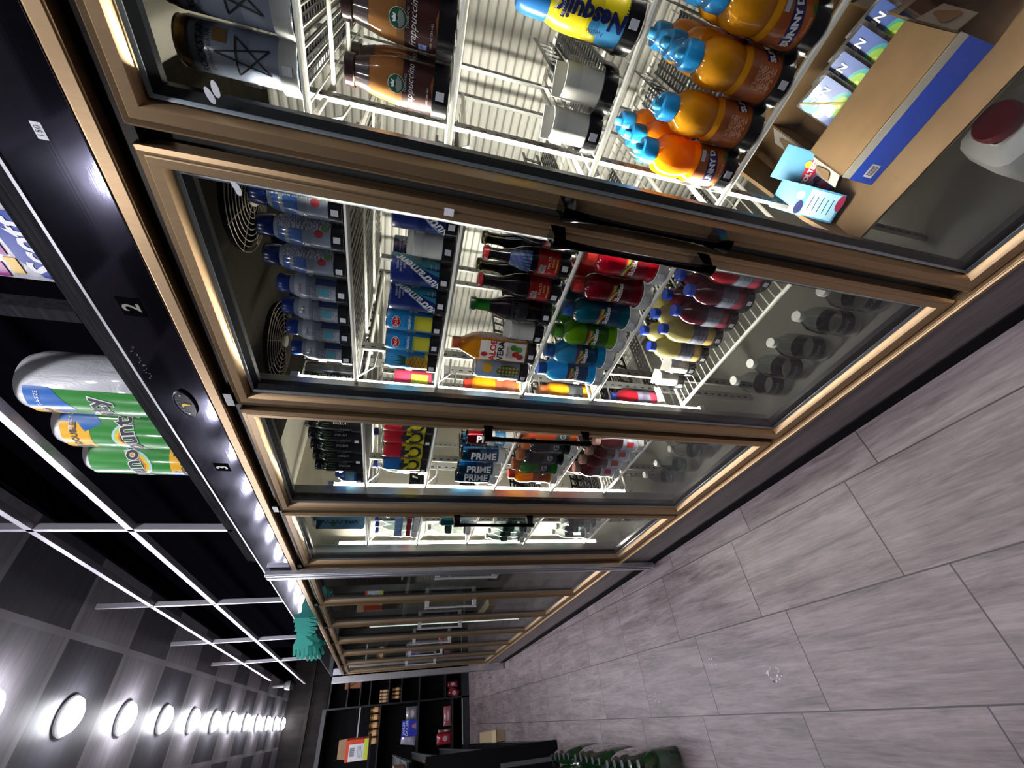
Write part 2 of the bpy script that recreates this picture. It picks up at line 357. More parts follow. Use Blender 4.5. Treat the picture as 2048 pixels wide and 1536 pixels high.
def door_parts(root, k, yA, handle, lit):
    """one glass door whose hinge-to-hinge pitch starts at yA"""
    a, b = yA+0.0125, yA+W-0.0125; z0, z1 = ZB+0.006, ZT-0.002
    X = XC-0.016
    fr = mitre_frame(MB(), 0, 0, a, b, z0, z1, 0, [(0, X+0.034), (0, X+0.006), (0.005, X), (0.011, X+0.003), (0.013, X+0.001), (0.027, X+0.004), (0.032, X+0.013), (0.034, X+0.03), (0.02, X+0.034), (0, X+0.034)])
    d = fr.obj('door', gold, root)
    g = mitre_frame(MB(), 0, 0, a, b, z0, z1, 0, [(0.006, X+0.034), (0.006, X+0.05), (0.050, X+0.05), (0.050, X+0.036), (0.042, X+0.030), (0.034, X+0.024), (0.034, X+0.034)]).obj('gasket', gasket, d)
    mitre_frame(MB(), 0, 0, a, b, z0, z1, 0, [(0.036, X+0.019), (0.0405, X+0.0225), (0.0405, X+0.0245), (0.036, X+0.021), (0.036, X+0.019)]).obj('spacer_bar', spacer, d)
    MB().box(X+0.0205, X+0.0245, a+0.036, b-0.036, z0+0.036, z1-0.036).obj('glass_pane', pane, d)
    hy = b-0.014 if handle == 'far' else a+0.014
    h = MB(); zz0, zz1 = 0.925, 1.255; n = 18; vs = []; fs = []
    for i in range(n+1):
        t = i/n; z = zz0+(zz1-zz0)*t; e = abs(2*t-1)**3; wd = 0.0055+0.0075*e; x = X-0.034+0.004*(1-e)-0.004*math.sin(PI*t)
        th = 0.005+0.001*e
        vs += [(x-th*0.3, hy-wd, z), (x-th, hy-wd*0.5, z), (x-th, hy+wd*0.5, z), (x-th*0.3, hy+wd, z), (x+th, hy+wd*0.6, z), (x+th, hy-wd*0.6, z)]
    for i in range(n):
        for k2 in range(6): fs.append((i*6+k2, i*6+(k2+1) % 6, (i+1)*6+(k2+1) % 6, (i+1)*6+k2))
    fs += [tuple(range(5, -1, -1)), tuple(n*6+k2 for k2 in range(6))]
    h.add(vs, fs, 0, True)
    for z in (zz0+0.013, zz1-0.013):
        h.add([(X-0.034, hy-0.008, z-0.010), (X-0.034, hy+0.008, z-0.010), (X-0.034, hy+0.008, z+0.010), (X-0.034, hy-0.008, z+0.010), (X+0.004, hy-0.013, z-0.014), (X+0.004, hy+0.013, z-0.014), (X+0.004, hy+0.013, z+0.014), (X+0.004, hy-0.013, z+0.014)],
              [(0, 3, 2, 1), (4, 5, 6, 7), (0, 1, 5, 4), (1, 2, 6, 5), (2, 3, 7, 6), (3, 0, 4, 7)])
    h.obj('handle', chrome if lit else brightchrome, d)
    hg = b-0.02 if handle != 'far' else a+0.02
    MB().box(X-0.004, X+0.02, hg-0.028, hg+0.018, ZT-0.001, ZT+0.016).tube([(X+0.004, hg+0.012, ZT-0.004), (X+0.004, hg+0.012, ZT+0.019)], 0.007).obj('hinge', black, d)
    return d
def cooler(root, ya, yb, edges, handles, zh=2.044):
    # outer gold frame, recess with its shadow coloured in and sill
    f = MB().box(XF, XF+0.045, ya, yb, 1.906, 1.930).box(XF, XF+0.045, ya, yb, ZB-0.014, ZB+0.002).box(XF+0.004, XF+0.05, ya, ya+0.02, ZB, 1.906).box(XF+0.004, XF+0.05, yb-0.02, yb, ZB, 1.906)
    f.tube([(XF+0.002, ya, ZB-0.006), (XF+0.002, yb, ZB-0.006)], 0.007).obj('outer_frame', gold, root, 0.003)
    MB().box(XF+0.022, XF+0.07, ya+0.02, yb-0.02, 1.876, 1.906).obj('upper_recess', gapmetal, root)
    MB().box(XF+0.022, XF+0.07, ya+0.02, yb-0.02, ZB+0.002, ZB+0.012).obj('lower_recess', gapmetal, root)
    MB().box(XF, XF+0.02, ya, yb, 1.931, zh).obj('fascia_panel', lam, root, 0.001)
    MB().box(XF-0.003, XF+0.02, ya, yb, zh, zh+0.005).obj('fascia_trim', silver, root)
    MB().box(XF, XF+0.02, ya, yb, 0.058, ZB-0.015).obj('kick_plate', kick, root)
    MB().box(XF-0.004, XF+0.02, ya, yb, 0.0, 0.058).obj('cove_base', matteblack, root)
    for i, y in enumerate(edges):
        door_parts(root, i, y, handles[i], root is C1)
    for y in [e for e in edges]+[edges[-1]+W]:
        m = MB().box(XC+0.036, XC+0.085, y-0.026, y+0.026, ZB+0.005, 1.90); m.obj('mullion', galv, root, 0.003)
    # hollow insulated shell behind the doors
    z0, z1 = 0.172, 2.018
    MB().box(1.66, 1.70, ya+0.015, yb-0.015, z0, z1).obj('back_panel', ribbed, root)
    s_ = MB().box(XF+0.02, 1.70, ya, ya+0.015, z0, z1).box(XF+0.02, 1.70, yb-0.015, yb, z0, z1).box(XF+0.02, 1.70, ya, yb, z1, z1+0.03); s_.box(XF+0.045, XF+0.09, ya, yb, 1.90, z1)
    s_.obj('inner_lining', cream, root)
    MB().box(XF+0.02, 1.70, ya, yb, z0-0.03, z0).obj('inner_deck', sill, root)
E1 = [Y0+W*(k-1) for k in range(0, 4)]          # door edges of the near bank; the first is mostly behind the camera
C1 = thing('glass_door_cooler', 'long lit beverage cooler with gold framed glass doors, bank nearest the camera', 'cooler', (0, 0, 0))
cooler(C1, Y0-W-0.03, Y0+3*W+0.032, E1, ['far', 'near', 'near', 'near'])
E2 = [2.293+W*k for k in range(6)]
C2 = thing('glass_door_cooler', 'unlit dark cooler with six gold framed glass doors beyond the silver post', 'cooler', (0, 0, 0))
cooler(C2, 2.27, E2[-1]+W+0.012, E2, ['near']*6)
def led_tube(root, y, z0, z1, m, x=0.782):
    l = MB().tube([(x, y, z0), (x, y, z1)], 0.006, 10); o = l.obj('led_tube', m, root)
    MB().box(x-0.002, x+0.016, y+0.006, y+0.018, z0-0.02, z1+0.02).box(x-0.008, x+0.012, y-0.010, y+0.010, z1, z1+0.02).box(x-0.008, x+0.012, y-0.010, y+0.010, z0-0.02, z0).obj('tube_holder', whitecoat, root)
led_tube(C1, 0.296, 0.66, 1.715, led); led_tube(C1, 0.937, 0.50, 1.765, led); led_tube(C1, 1.567, 0.48, 1.72, led); led_tube(C1, 2.195, 0.36, 1.74, led); led_tube(C1, -0.325, 0.6, 1.72, led)
led_tube(C2, 4.175, 0.30, 1.62, leddim)
# silver corner posts
def post(name, label, y0, y1, x0, z0, z1):
    t = thing(name, label, 'post', (0, 0, 0))
    MB().box(x0, XF-0.006, y0, y1, z0, z1).box(x0-0.004, x0, y1-0.035, y1-0.028, z0, z1).box(x0-0.004, x0, y0+0.008, y0+0.014, z0, z1).obj('post_body', silver, t, 0.002)
    return t
post('corner_post', 'tall brushed silver post between the lit and unlit coolers', 2.185, 2.262, 0.640, 0.03, 2.035)
post('corner_post', 'silver post at the far end of the unlit cooler', 6.10, 6.16, 0.60, 0.02, 2.035)
# things fixed on the fascia
def fascia_mx(y, z, x=XF-0.0006): return plane_mx((x, y, z), (0, -1, 0), (0, 0, 1))
for txt, y, z in (('2', 0.636, 1.986), ('3', 1.238, 1.982)):
    p = MB().box(XF-0.0008, XF-0.0001, y-0.022, y+0.022, z-0.018, z+0.020).obj('number_plate', mat('plate_black', (0.003, 0.003, 0.004), 0.9, spec=0.0), C1)
    l = MB(); flat_text(l, txt, 0.040, fascia_mx(y, z, XF-0.0014), bold=0.0008); l.obj('plate_number', paleink, p)
p = MB().box(XF-0.0008, XF-0.0001, 0.322, 0.344, 1.974, 1.986).obj('price_sticker', white, C1)
l = MB(); flat_text(l, '150', 0.0105, fascia_mx(0.333, 1.980, XF-0.0014)); l.obj('sticker_lettering', ink, p)
for y, z, s in ((0.905, 2.028, 'a'), ):
    pass
scr = MB()
for i in range(16):
    y = 0.745+i*0.0065+random.uniform(-.002, .002); z = 2.030-0.0003*i+random.uniform(-.005, .004)
    scr.tube([(XF-0.0003, y, z), (XF-0.0003, y+random.uniform(.001, .004), z+random.uniform(-.004, .004)), (XF-0.0003, y+random.uniform(.002, .005), z+random.uniform(-.004, .004))], 0.0004, 4)
scr.obj('chalk_scribble', mat('chalk', (0.35, 0.35, 0.4), 0.8), C1)
bd = MB(); by, bz = 0.929, 1.985; n = 36
def ell(a, b, x0, x1, mi=0):
    bd.poly([(by+a*math.cos(2*PI*i/n), bz+b*math.sin(2*PI*i/n)) for i in range(n)], 'x', x0, x1, mi)
ell(0.050, 0.0215, XF-0.005, XF-0.0002)
B_ = bd.obj('maker_badge', black, C1, 0.001)
rim = MB().tube([(XF-0.0055, by+0.0475*math.cos(2*PI*i/n), bz+0.0195*math.sin(2*PI*i/n)) for i in range(n)], 0.0009, 6, closed=True)
for s_, c_ in (('ARCTIC', 1),):
    for i, ch in enumerate(s_):
        a = math.radians(150-24*i); yy = by-0.034*math.cos(a)*1.0; zz = bz+0.0135*math.sin(a)-0.002
        flat_text(rim, ch, 0.011, fascia_mx(by-0.036*math.cos(math.radians(150-24*i)), bz+0.012*math.sin(math.radians(150-24*i))-0.001, XF-0.0056) @ Matrix.Rotation(math.radians(90-(150-24*i))*0.35, 4, 'Z'), bold=0.0003)
rim.obj('badge_rim', mat('badge_grey', (0.10, 0.10, 0.12), 0.3, 0.6), B_)
MB().poly([(by-0.002, bz-0.014), (by+0.003, bz+0.002), (by+0.010, bz+0.006), (by+0.002, bz+0.007), (by-0.004, bz+0.004), (by-0.007, bz-0.006), (by-0.004, bz-0.003)], 'x', XF-0.0068, XF-0.005).obj('badge_emblem', goldfoil, B_)
MB().poly([(by+0.035+0.0022*math.cos(t*PI/5), bz+0.0022*math.sin(t*PI/5)) for t in range(10)], 'x', XF-0.0066, XF-0.005).poly([(by-0.035+0.0022*math.cos(t*PI/5), bz+0.0022*math.sin(t*PI/5)) for t in range(10)], 'x', XF-0.0066, XF-0.005).obj('badge_screws', silver, B_)
# white leaf-shaped stickers on the door glass, paper tag on the door frame
def leaf(y, z, rz, s=0.011):
    pts = []
    for i in range(14):
        t = 2*PI*i/14; r = s*(1 if math.cos(t) > -0.9 else 0.9); py = 0.42*r*math.sin(t); pz = r*math.cos(t)
        pts.append((y+py*math.cos(rz)-pz*math.sin(rz), z+py*math.sin(rz)+pz*math.cos(rz)))
    return pts
gx = XC-0.016+0.0205
MB().poly(leaf(0.2545, 1.771, 1.2), 'x', gx-0.0004, gx).poly(leaf(0.245, 1.762, 1.45), 'x', gx-0.0008, gx-0.0004).obj('round_stickers', paper, C1)
MB().poly(leaf(0.376, 1.768, 1.3), 'x', gx-0.0004, gx).poly(leaf(0.383, 1.765, 1.5), 'x', gx-0.0008, gx-0.0004).obj('round_stickers', paper, C1)
MB().box(XC-0.0175, XC-0.0165, 0.338, 0.351, 1.427, 1.443).obj('paper_tag', paper, C1)

# ---------------------------------------------------------------- evaporator unit in the lit cooler
ev = thing('evaporator_unit', 'metal evaporator unit with round wire fan guards under the cooler roof', 'cooler fan unit', (0, 0, 0))
zf = 1.93
MB().box(0.80, 1.44, 0.36, 1.50, zf, 2.017).obj('housing', oldmetal, ev, 0.006)
for yc in (1.13, 0.62):
    g = MB()
    for r in [0.020+0.0145*i for i in range(9)]: g.tube([(1.10+r*math.cos(2*PI*i/28), yc+r*math.sin(2*PI*i/28), zf-0.016-0.012*(1-(r/0.136)**2)) for i in range(28)], 0.0012, 4, closed=True)
    for i in range(8):
        a = PI*i/4; g.tube([(1.10+0.02*math.cos(a), yc+0.02*math.sin(a), zf-0.026), (1.10+0.138*math.cos(a), yc+0.138*math.sin(a), zf-0.014)], 0.0014, 4)
    gg = g.obj('fan_guard', mat('bronze_wire', (0.24, 0.20, 0.15), 0.4, 0.5), ev)
    MB().lathe([(0, 0), (0.02, 0), (0.018, 0.01), (0, 0.012)], 14, c=(1.10, yc, zf-0.034)).obj('guard_boss', whitecoat, gg)
    f = MB()
    f.lathe([(0.132, -0.003), (0.132, 0.0)], 28, c=(1.10, yc, zf)); f.poly([(1.10+0.13*math.cos(2*PI*i/28), yc+0.13*math.sin(2*PI*i/28)) for i in range(28)], 'z', zf-0.0045, zf-0.003)
    f.obj('fan_opening', void, ev)

# ---------------------------------------------------------------- open rack above the coolers
rk = thing('overhead_rack', 'open rack of silver posts and rails standing on the cooler tops', 'rack', (0, 0, 0))
XR = 0.70
MB().box(XR-0.004, XR+0.03, -0.6, 2.16, 2.052, 2.112).box(XR-0.008, XR-0.004, -0.6, 2.16, 2.062, 2.090).obj('bottom_rail', rackwood, rk, 0.002)
MB().box(XR-0.002, XR+0.02, 2.28, 4.98, 2.050, 2.075).obj('bottom_rail', silver, rk, 0.001)
bar = mat('satin_silver_rail', (0.50, 0.48, 0.53), 0.38, 0.7)
MB().box(XR-0.004, XR+0.02, -0.6, 6.9, 2.413, 2.437).obj('middle_rail', bar, rk, 0.001)
MB().box(XR-0.004, XR+0.02, -0.6, 6.3, 2.712, 2.736).obj('upper_rail', bar, rk, 0.001)
for i, y in enumerate((-0.39, 0.705, 1.797, 2.88, 3.97, 4.98)):
    if i < 2: MB().box(XR-0.004, XR+0.026, y-0.013, y+0.018, 2.112, CZ-0.005).obj('upright_post', rackwood, rk, 0.001)
    else: MB().box(XR-0.004, XR+0.02, y-0.010, y+0.010, 2.07, CZ-0.005).obj('upright_post', bar, rk, 0.001)
MB().box(XR+0.03, 1.01, -0.6, 6.1, 2.05, 2.062).obj('rack_floor', matteblack, rk)

# ---------------------------------------------------------------- goods: one prototype per kind, then copies
def lin(h): 
    r = [int(h[i:i+2], 16)/255 for i in (0, 2, 4)]; return tuple((c/12.92 if c <= 0.04045 else ((c+0.055)/1.055)**2.4) for c in r)
def pm(h, rough=0.35, coat=0.6, metal=0): return mat('print_'+h+('m' if metal else ''), lin(h), rough, metal, coat)
def liquid(h, t=0.35):
    n = 'liquid_'+h
    if n in MT: return MT[n]
    m = mat(n, lin(h), 0.12, 0, 0.8); nt = m.node_tree; b = nt.nodes['Principled BSDF']; out = nt.nodes['Material Output']
    tr = N(m, 'ShaderNodeBsdfTranslucent'); tr.inputs[0].default_value = (*lin(h), 1); x = N(m, 'ShaderNodeMixShader'); x.inputs[0].default_value = t
    nt.links.new(b.outputs[0], x.inputs[1]); nt.links.new(tr.outputs[0], x.inputs[2]); nt.links.new(x.outputs[0], out.inputs[0]); return m
steel = mat('can_steel', (0.62, 0.62, 0.64), 0.25, 0.95)
def prof_r(prof):
    def f(z):
        for (r0, z0), (r1, z1) in zip(prof, prof[1:]):
            if z0 != z1 and min(z0, z1) <= z <= max(z0, z1): return r0+(r1-r0)*(z-z0)/(z1-z0)
        return max(p[0] for p in prof)
    return f
def canp(r, h): return [(0, 0.003), (r*0.74, 0.003), (r*0.80, 0), (r*0.97, 0.006), (r, 0.012), (r, h-0.016), (r*0.90, h-0.004), (r*0.90, h-0.002)]
P = {}
def product(key, name, cat, r, h, body, bodym, cap=None, capm=None, bands=(), draw=None, texts=(), sq=None, can=False, lidm=None, extra=None):
    P[key] = dict(key=key, name=name, cat=cat, r=r, h=h, body=body, bodym=bodym, cap=cap, capm=capm, bands=bands, draw=draw, texts=texts, sq=sq, can=can, lidm=lidm, extra=extra, root=None)
def build(key):
    d = P[key]; root = thing(d['name'], 'x', d['cat'])
    MB().lathe(d['body'], 28, sq=d['sq']).obj('can_body' if d['can'] else 'bottle_body', d['bodym'], root)
    rf = prof_r(d['body'])
    if d['can']:
        r, h = d['r'], d['h']; l = MB().lathe([(r*0.90, h-0.003), (r*0.93, h-0.001), (r*0.91, h), (r*0.85, h-0.001), (r*0.83, h-0.005), (0, h-0.005)], 24).obj('can_lid', d['lidm'] or steel, root)
        MB().lathe([(0.0035, 0), (0.008, 0), (0.008, 0.0012), (0.0035, 0.0012), (0.0035, 0)], 12, c=(0.004, 0, h-0.0045), ry=0.7).obj('pull_tab', d['lidm'] or steel, l)
    if d['cap']:
        c = MB().lathe(d['cap'], 22); 
        c.obj('bottle_cap', d['capm'], root)
    if d['bands'] or d['draw']:
        ms = []; mb = MB()
        def mi(m):
            if m not in ms: ms.append(m)
            return ms.index(m)
        for b in d['bands']:
            z0, z1, m = b[:3]; a0, a1 = (b[3], b[4]) if len(b) > 3 else (0, 360); lift = b[5] if len(b) > 5 else 0.0004
            zs = sorted({z0, z1}|{z for _, z in d['body'] if z0 < z < z1})
            full = a1-a0 >= 359
            pr = [(rf(z)+lift, z) for z in zs]
            mb.lathe(pr, 28, mi(m), math.radians(a0)+PI, math.radians(a1)+PI, sq=None if not d['sq'] else d['sq'])
        if d['draw']: d['draw'](mb, rf, mi)
        lb = mb.obj('label', ms, root)
        if d['texts']:
            tm = []; tb = MB()
            for t in d['texts']:
                s_, size, zc, rot, off, m = t[:6]; kw = t[6] if len(t) > 6 else {}
                if m not in tm: tm.append(m)
                wrap_text(tb, s_, size, rf, zc, rot, off, tm.index(m), **kw)
            if tb.f: tb.obj('lettering', tm, lb)
    if d['extra']: d['extra'](root)
    return root
def geo(mb, rf, mi, g, m, zc, rot=0, off=0, lift=0.0010): wrap_geo(mb, g[0], g[1], rf, zc, rot, off, mi(m), lift)

# --- cans
def rockstar(mb, rf, mi):
    k = pm('2c2c33'); g = pm('7a5a2a', 0.3, 0.5, 1)
    mb.lathe([(0.0335, 0.136), (0.0335, 0.142), (0.0302, 0.154)], 28, mi(g))
    P5 = [(0.026*math.cos(math.radians(90+144*i)), 0.040*math.sin(math.radians(90+144*i))) for i in range(5)]
    for i in range(5):
        a, b = Vector(P5[i]), Vector(P5[(i+1) % 5]); n_ = Vector((-(b-a).y, (b-a).x)).normalized()*0.0012
        geo(mb, rf, mi, ([tuple(a-n_), tuple(b-n_), tuple(b+n_), tuple(a+n_)], [(0, 1, 2, 3)]), k, 0.066)
    geo(mb, rf, mi, rect_geo(0.020, 0.018), pm('9a7440'), 0.098, 0, 0.022, 0.0008)
product('rockstar', 'energy_drink_can', 'can', 0.0335, 0.157, canp(0.0335, 0.157), pm('aab4c8', 0.22, 0.8), can=True, lidm=pm('6e5a33', 0.3, 0.4, 1), draw=rockstar,
        texts=[('ROCKSTAR', 0.0125, 0.122, 0, 0, ink, dict(bold=0.0003)), ('ENERGY DRINK', 0.0075, 0.1115, 0, 0, ink), ('RECOVERY', 0.004, 0.020, 0, 0, ink), ('16 FL OZ', 0.004, 0.014, 0, 0, ink)])
def nutra(mb, rf, mi):
    geo(mb, rf, mi, rect_geo(0.030, 0.125), pm('2f7f95'), 0.062, -20, 0.03, 0.0005)
    geo(mb, rf, mi, rect_geo(0.110, 0.0025), pm('8aa8c8'), 0.052, 50, -0.010, 0.0008)
    for i in range(3): geo(mb, rf, mi, rect_geo(0.013-0.002*i, 0.0018), pm('b8a94a'), 0.020+0.010*i, 0, 0.020, 0.0009)
product('nutra', 'nutrition_drink_can', 'can', 0.0335, 0.125, [(0, 0.003), (0.030, 0.003), (0.0325, 0), (0.0335, 0.003), (0.0330, 0.006), (0.0330, 0.119), (0.0335, 0.122), (0.0325, 0.125), (0.030, 0.125)], pm('14286e'), can=True, draw=nutra,
        texts=[('Nutrament', 0.0265, 0.060, 56, 0.002, white, dict(shear=0.3, bold=0.0006)), ('ENERGY', 0.006, 0.110, 0, 0.018, pm('c8d4e8')), ('NUTRITION', 0.006, 0.103, 0, 0.018, pm('c8d4e8')), ('DRINK', 0.006, 0.096, 0, 0.018, pm('c8d4e8'))])
def dole(mb, rf, mi):
    geo(mb, rf, mi, disc_geo(0.0155, 20, 0.0105), white, 0.108, 0, 0, 0.0008); geo(mb, rf, mi, disc_geo(0.0140, 20, 0.0092), pm('c01818'), 0.108, 0, 0, 0.0011)
    geo(mb, rf, mi, rect_geo(0.040, 0.042), pm('d6cf3a'), 0.044, 0, 0, 0.0008); geo(mb, rf, mi, rect_geo(0.040, 0.008), pm('4a3a22'), 0.018, 0, 0, 0.0009)
product('dole', 'pineapple_juice_can', 'can', 0.0268, 0.133, canp(0.0268, 0.133), pm('1d86c4', 0.3, 0.6), can=True, draw=dole,
        texts=[('Dole', 0.0135, 0.108, 0, 0, white, dict(lift=0.0014)), ('100% Juice', 0.0065, 0.086, 0, 0, pm('0d3d70')), ('PINEAPPLE', 0.0078, 0.076, 0, 0, white, dict(bold=0.0003))])
def dolep(mb, rf, mi):
    geo(mb, rf, mi, disc_geo(0.018, 20, 0.030), pm('b98a2c'), 0.050, 0, 0, 0.0008)
    for i in range(7): geo(mb, rf, mi, ([(0, 0), (0.005, 0), (0.0008*(i-3)*4, 0.032)], [(0, 1, 2)]), pm('1f4a3c'), 0.080, 0, -0.009+0.003*i, 0.0009)
    for i in range(4): geo(mb, rf, mi, rect_geo(0.034, 0.0012), pm('6a4a18'), 0.036+0.01*i, 25, 0, 0.0011); geo(mb, rf, mi, rect_geo(0.034, 0.0012), pm('6a4a18'), 0.036+0.01*i, -25, 0, 0.0011)
product('dolep', 'pineapple_juice_can', 'can', 0.0268, 0.133, canp(0.0268, 0.133), pm('3d93c8', 0.3, 0.6), can=True, bands=[(0.012, 0.03, pm('e2d22e'))], draw=dolep)
def islandcan(mb, rf, mi):
    geo(mb, rf, mi, disc_geo(0.014, 18), pm('e8b430'), 0.115, 0, 0.006, 0.0008); geo(mb, rf, mi, disc_geo(0.019, 20, 0.034), pm('5b6a3a'), 0.055, 0, 0, 0.0008)
    for i in range(6):
        for j in range(3): geo(mb, rf, mi, disc_geo(0.0035, 8), pm('c9b26a'), 0.030+0.010*i, 0, -0.010+0.010*j, 0.0011)
product('island', 'fruit_drink_can', 'can', 0.033, 0.150, canp(0.033, 0.150), pm('8ea2bf', 0.3, 0.5), can=True, draw=islandcan, bands=[(0.012, 0.02, pm('3c4a66'))])
def c4(top, btm):
    def f(mb, rf, mi):
        mb.lathe([(0.0332, 0.100), (0.0332, 0.141), (0.0300, 0.153)], 28, mi(top)); geo(mb, rf, mi, rect_geo(0.075, 0.020, 0.0), top, 0.098, 14, 0, 0.0009)
        for i in range(3): geo(mb, rf, mi, rect_geo(0.012, 0.008), ink, 0.016+0.012*i, 0, 0.040, 0.0009)
        geo(mb, rf, mi, rect_geo(0.014, 0.060), pm('3a3a3c'), 0.065, 0, -0.042, 0.0009)
    return f
for k, c_ in (('c4r', 'b0182c'), ('c4b', '1c5f9e')):
    product(k, 'energy_drink_can', 'can', 0.0330, 0.157, canp(0.0330, 0.157), pm('d5c82a', 0.28, 0.6, 0), can=True, draw=c4(pm(c_, 0.25, 0.7), 0),
        texts=[('C4', 0.062, 0.058, 90, 0, ink, dict(bold=0.0015, shear=0.2)), ('ENERGY', 0.012, 0.058, 90, -0.030, ink, dict(bold=0.0008))])
def prime(c1, c2):
    def f(mb, rf, mi):
        if c2: mb.lathe([(0.0294, 0.012), (0.0294, 0.060)], 28, mi(c2)); mb.lathe([(0.0295, 0.060), (0.0295, 0.085)], 28, mi(white))
        for z in (0.045, 0.075, 0.105): geo(mb, rf, mi, disc_geo(0.003, 10), white, z, 0, 0.036, 0.0009)
    return f
for k, a, b in (('primeb', '1b7cb8', None), ('primer', 'a81420', '1b7cb8')):
    product(k, 'hydration_drink_can', 'can', 0.0290, 0.157, canp(0.0290, 0.157), pm(a, 0.22, 0.8, 1), can=True, lidm=black, draw=prime(a, pm(b) if b else None),
        texts=[('PRIME', 0.036, 0.078, -90, 0, white, dict(bold=0.0012))])
def monster(mb, rf, mi):
    for i in range(3): geo(mb, rf, mi, ([(-0.002, 0.02), (0.002, 0.022), (0.0028, 0), (0.0012, -0.022), (0.0, -0.006)], [(0, 1, 2, 3, 4)]), pm('4a8a2c'), 0.108, 0, -0.009+0.009*i, 0.0009)
    geo(mb, rf, mi, rect_geo(0.020, 0.030), pm('3c3e46'), 0.045, 0, -0.028, 0.0009)
product('monster', 'energy_drink_bottle', 'bottle', 0.0295, 0.160, [(0, 0.003), (0.024, 0.003), (0.0265, 0), (0.0295, 0.008), (0.0295, 0.118), (0.026, 0.132), (0.0225, 0.138), (0.0225, 0.142)], pm('0b0b0e', 0.2, 0.8),
        cap=[(0.0235, 0.138), (0.0245, 0.140), (0.0245, 0.157), (0.0225, 0.160), (0, 0.160)], capm=black, bands=[(0.010, 0.100, pm('101014', 0.25, 0.8))], draw=monster, texts=[('HYDRO', 0.011, 0.060, 90, 0.004, white), ('ULTRA', 0.006, 0.060, 90, 0.014, pm('8d9098'))])
def monc(mb, rf, mi):
    for i in range(3): geo(mb, rf, mi, rect_geo(0.003, 0.03), pm('4a8a2c'), 0.115, 0, -0.009+0.009*i, 0.0009)
product('moncan', 'energy_drink_can', 'can', 0.0330, 0.157, canp(0.0330, 0.157), pm('101012', 0.25, 0.8), can=True, draw=monc, texts=[('MONSTER', 0.020, 0.070, 90, 0, white, dict(bold=0.0006))])
def colacan(mb, rf, mi): geo(mb, rf, mi, rect_geo(0.060, 0.050), pm('f0e040'), 0.058, 0, 0, 0.0008)
product('redcan', 'tropical_drink_can', 'can', 0.0320, 0.135, canp(0.0320, 0.135), pm('d23048', 0.3, 0.6), can=True, draw=colacan, texts=[('GOYA', 0.016, 0.058, 90, 0, pm('a08a20'))])

# --- bottles
capb = pm('1b3f9c', 0.3, 0.4)
def milkd(accent):
    def f(mb, rf, mi):
        mb.lathe([(rf(z)+0.0006, z) for z in (0.012, 0.03, 0.06, 0.09, 0.112, 0.120)], 26, mi(fine), math.radians(15)+PI, math.radians(150)+PI)
        mb.lathe([(rf(z)+0.0006, z) for z in (0.012, 0.03, 0.06, 0.075)], 26, mi(pm('8f98ac')), math.radians(-150)+PI, math.radians(15)+PI)
        mb.lathe([(rf(z)+0.0006, z) for z in (0.075, 0.09, 0.112, 0.120)], 26, mi(pm(accent)), math.radians(-150)+PI, math.radians(15)+PI)
        geo(mb, rf, mi, disc_geo(0.008), pm('b8404a'), 0.045, 0, 0.004, 0.0010); geo(mb, rf, mi, disc_geo(0.007), pm('6a9a5a'), 0.034, 0, 0.016, 0.0010)
    return f
milkp = [(0, 0.003), (0.025, 0.003), (0.0285, 0), (0.0300, 0.006), (0.0300, 0.060), (0.0285, 0.066), (0.0300, 0.072), (0.0285, 0.105), (0.0235, 0.124), (0.0195, 0.130), (0.0195, 0.134)]
product('milk', 'nutrition_shake_bottle', 'bottle', 0.030, 0.163, milkp, pm('a9b0be', 0.25, 0.8), cap=[(0.021, 0.128), (0.0222, 0.130), (0.0215, 0.155), (0.0195, 0.160), (0, 0.160)], capm=pm('14286c', 0.25, 0.7), draw=milkd('2a62b4'))
product('milk2', 'nutrition_shake_bottle', 'bottle', 0.030, 0.150, [(r, z*0.92) for r, z in milkp], pm('9aa4b8', 0.25, 0.8), cap=[(0.0195, 0.118), (0.0205, 0.120), (0.0205, 0.141), (0.0185, 0.145), (0, 0.145)], capm=capb,
        bands=[(0.085, 0.108, pm('c2c8d4')), (0.012, 0.075, finem('fine_print_grey', (0.30, 0.34, 0.42), (0.62, 0.66, 0.74)), -150, 10)], draw=lambda mb, rf, mi: (geo(mb, rf, mi, rect_geo(0.018, 0.020), pm('5cc0dc'), 0.048, 0, -0.004, 0.0011), geo(mb, rf, mi, rect_geo(0.016, 0.05), pm('2c3f78'), 0.04, 0, 0.020, 0.0010)),
        texts=[('Zero', 0.009, 0.096, 0, 0, ink)])
malp = [(0, 0.003), (0.024, 0.003), (0.0275, 0), (0.0300, 0.006), (0.0300, 0.085), (0.0270, 0.105), (0.0160, 0.135), (0.0130, 0.150), (0.0128, 0.176), (0.0145, 0.178), (0.0145, 0.184)]
malcap = [(0.0155, 0.180), (0.0168, 0.181), (0.0150, 0.189), (0.0135, 0.191), (0, 0.191)]
dglass = mat('dark_bottle_glass', (0.006, 0.004, 0.006), 0.04, 0, 1.0)
def malta(neck):
    def f(mb, rf, mi):
        mb.lathe([(rf(z)+0.0006, z) for z in (0.022, 0.04, 0.072)], 26, mi(pm('9e1820')), math.radians(-70)+PI, math.radians(70)+PI)
        geo(mb, rf, mi, rect_geo(0.022, 0.016), finem('fine_print_red', (0.55, 0.5, 0.48), (0.2, 0.02, 0.03)), 0.060, 0, -0.012, 0.0010)
        geo(mb, rf, mi, rect_geo(0.030, 0.003), pm('c8a848'), 0.028, 0, 0, 0.0010)
        if neck:
            for i in range(10):
                z = 0.090+0.0045*i
                for j in range(7): geo(mb, rf, mi, disc_geo(0.0036, 7), pm(('5a2a6e', '1d6b66', '2b3a7c')[(i*2+j) % 3]), z, 0, (-0.024+0.008*j)*rf(z)/0.03, 0.0010)
    return f
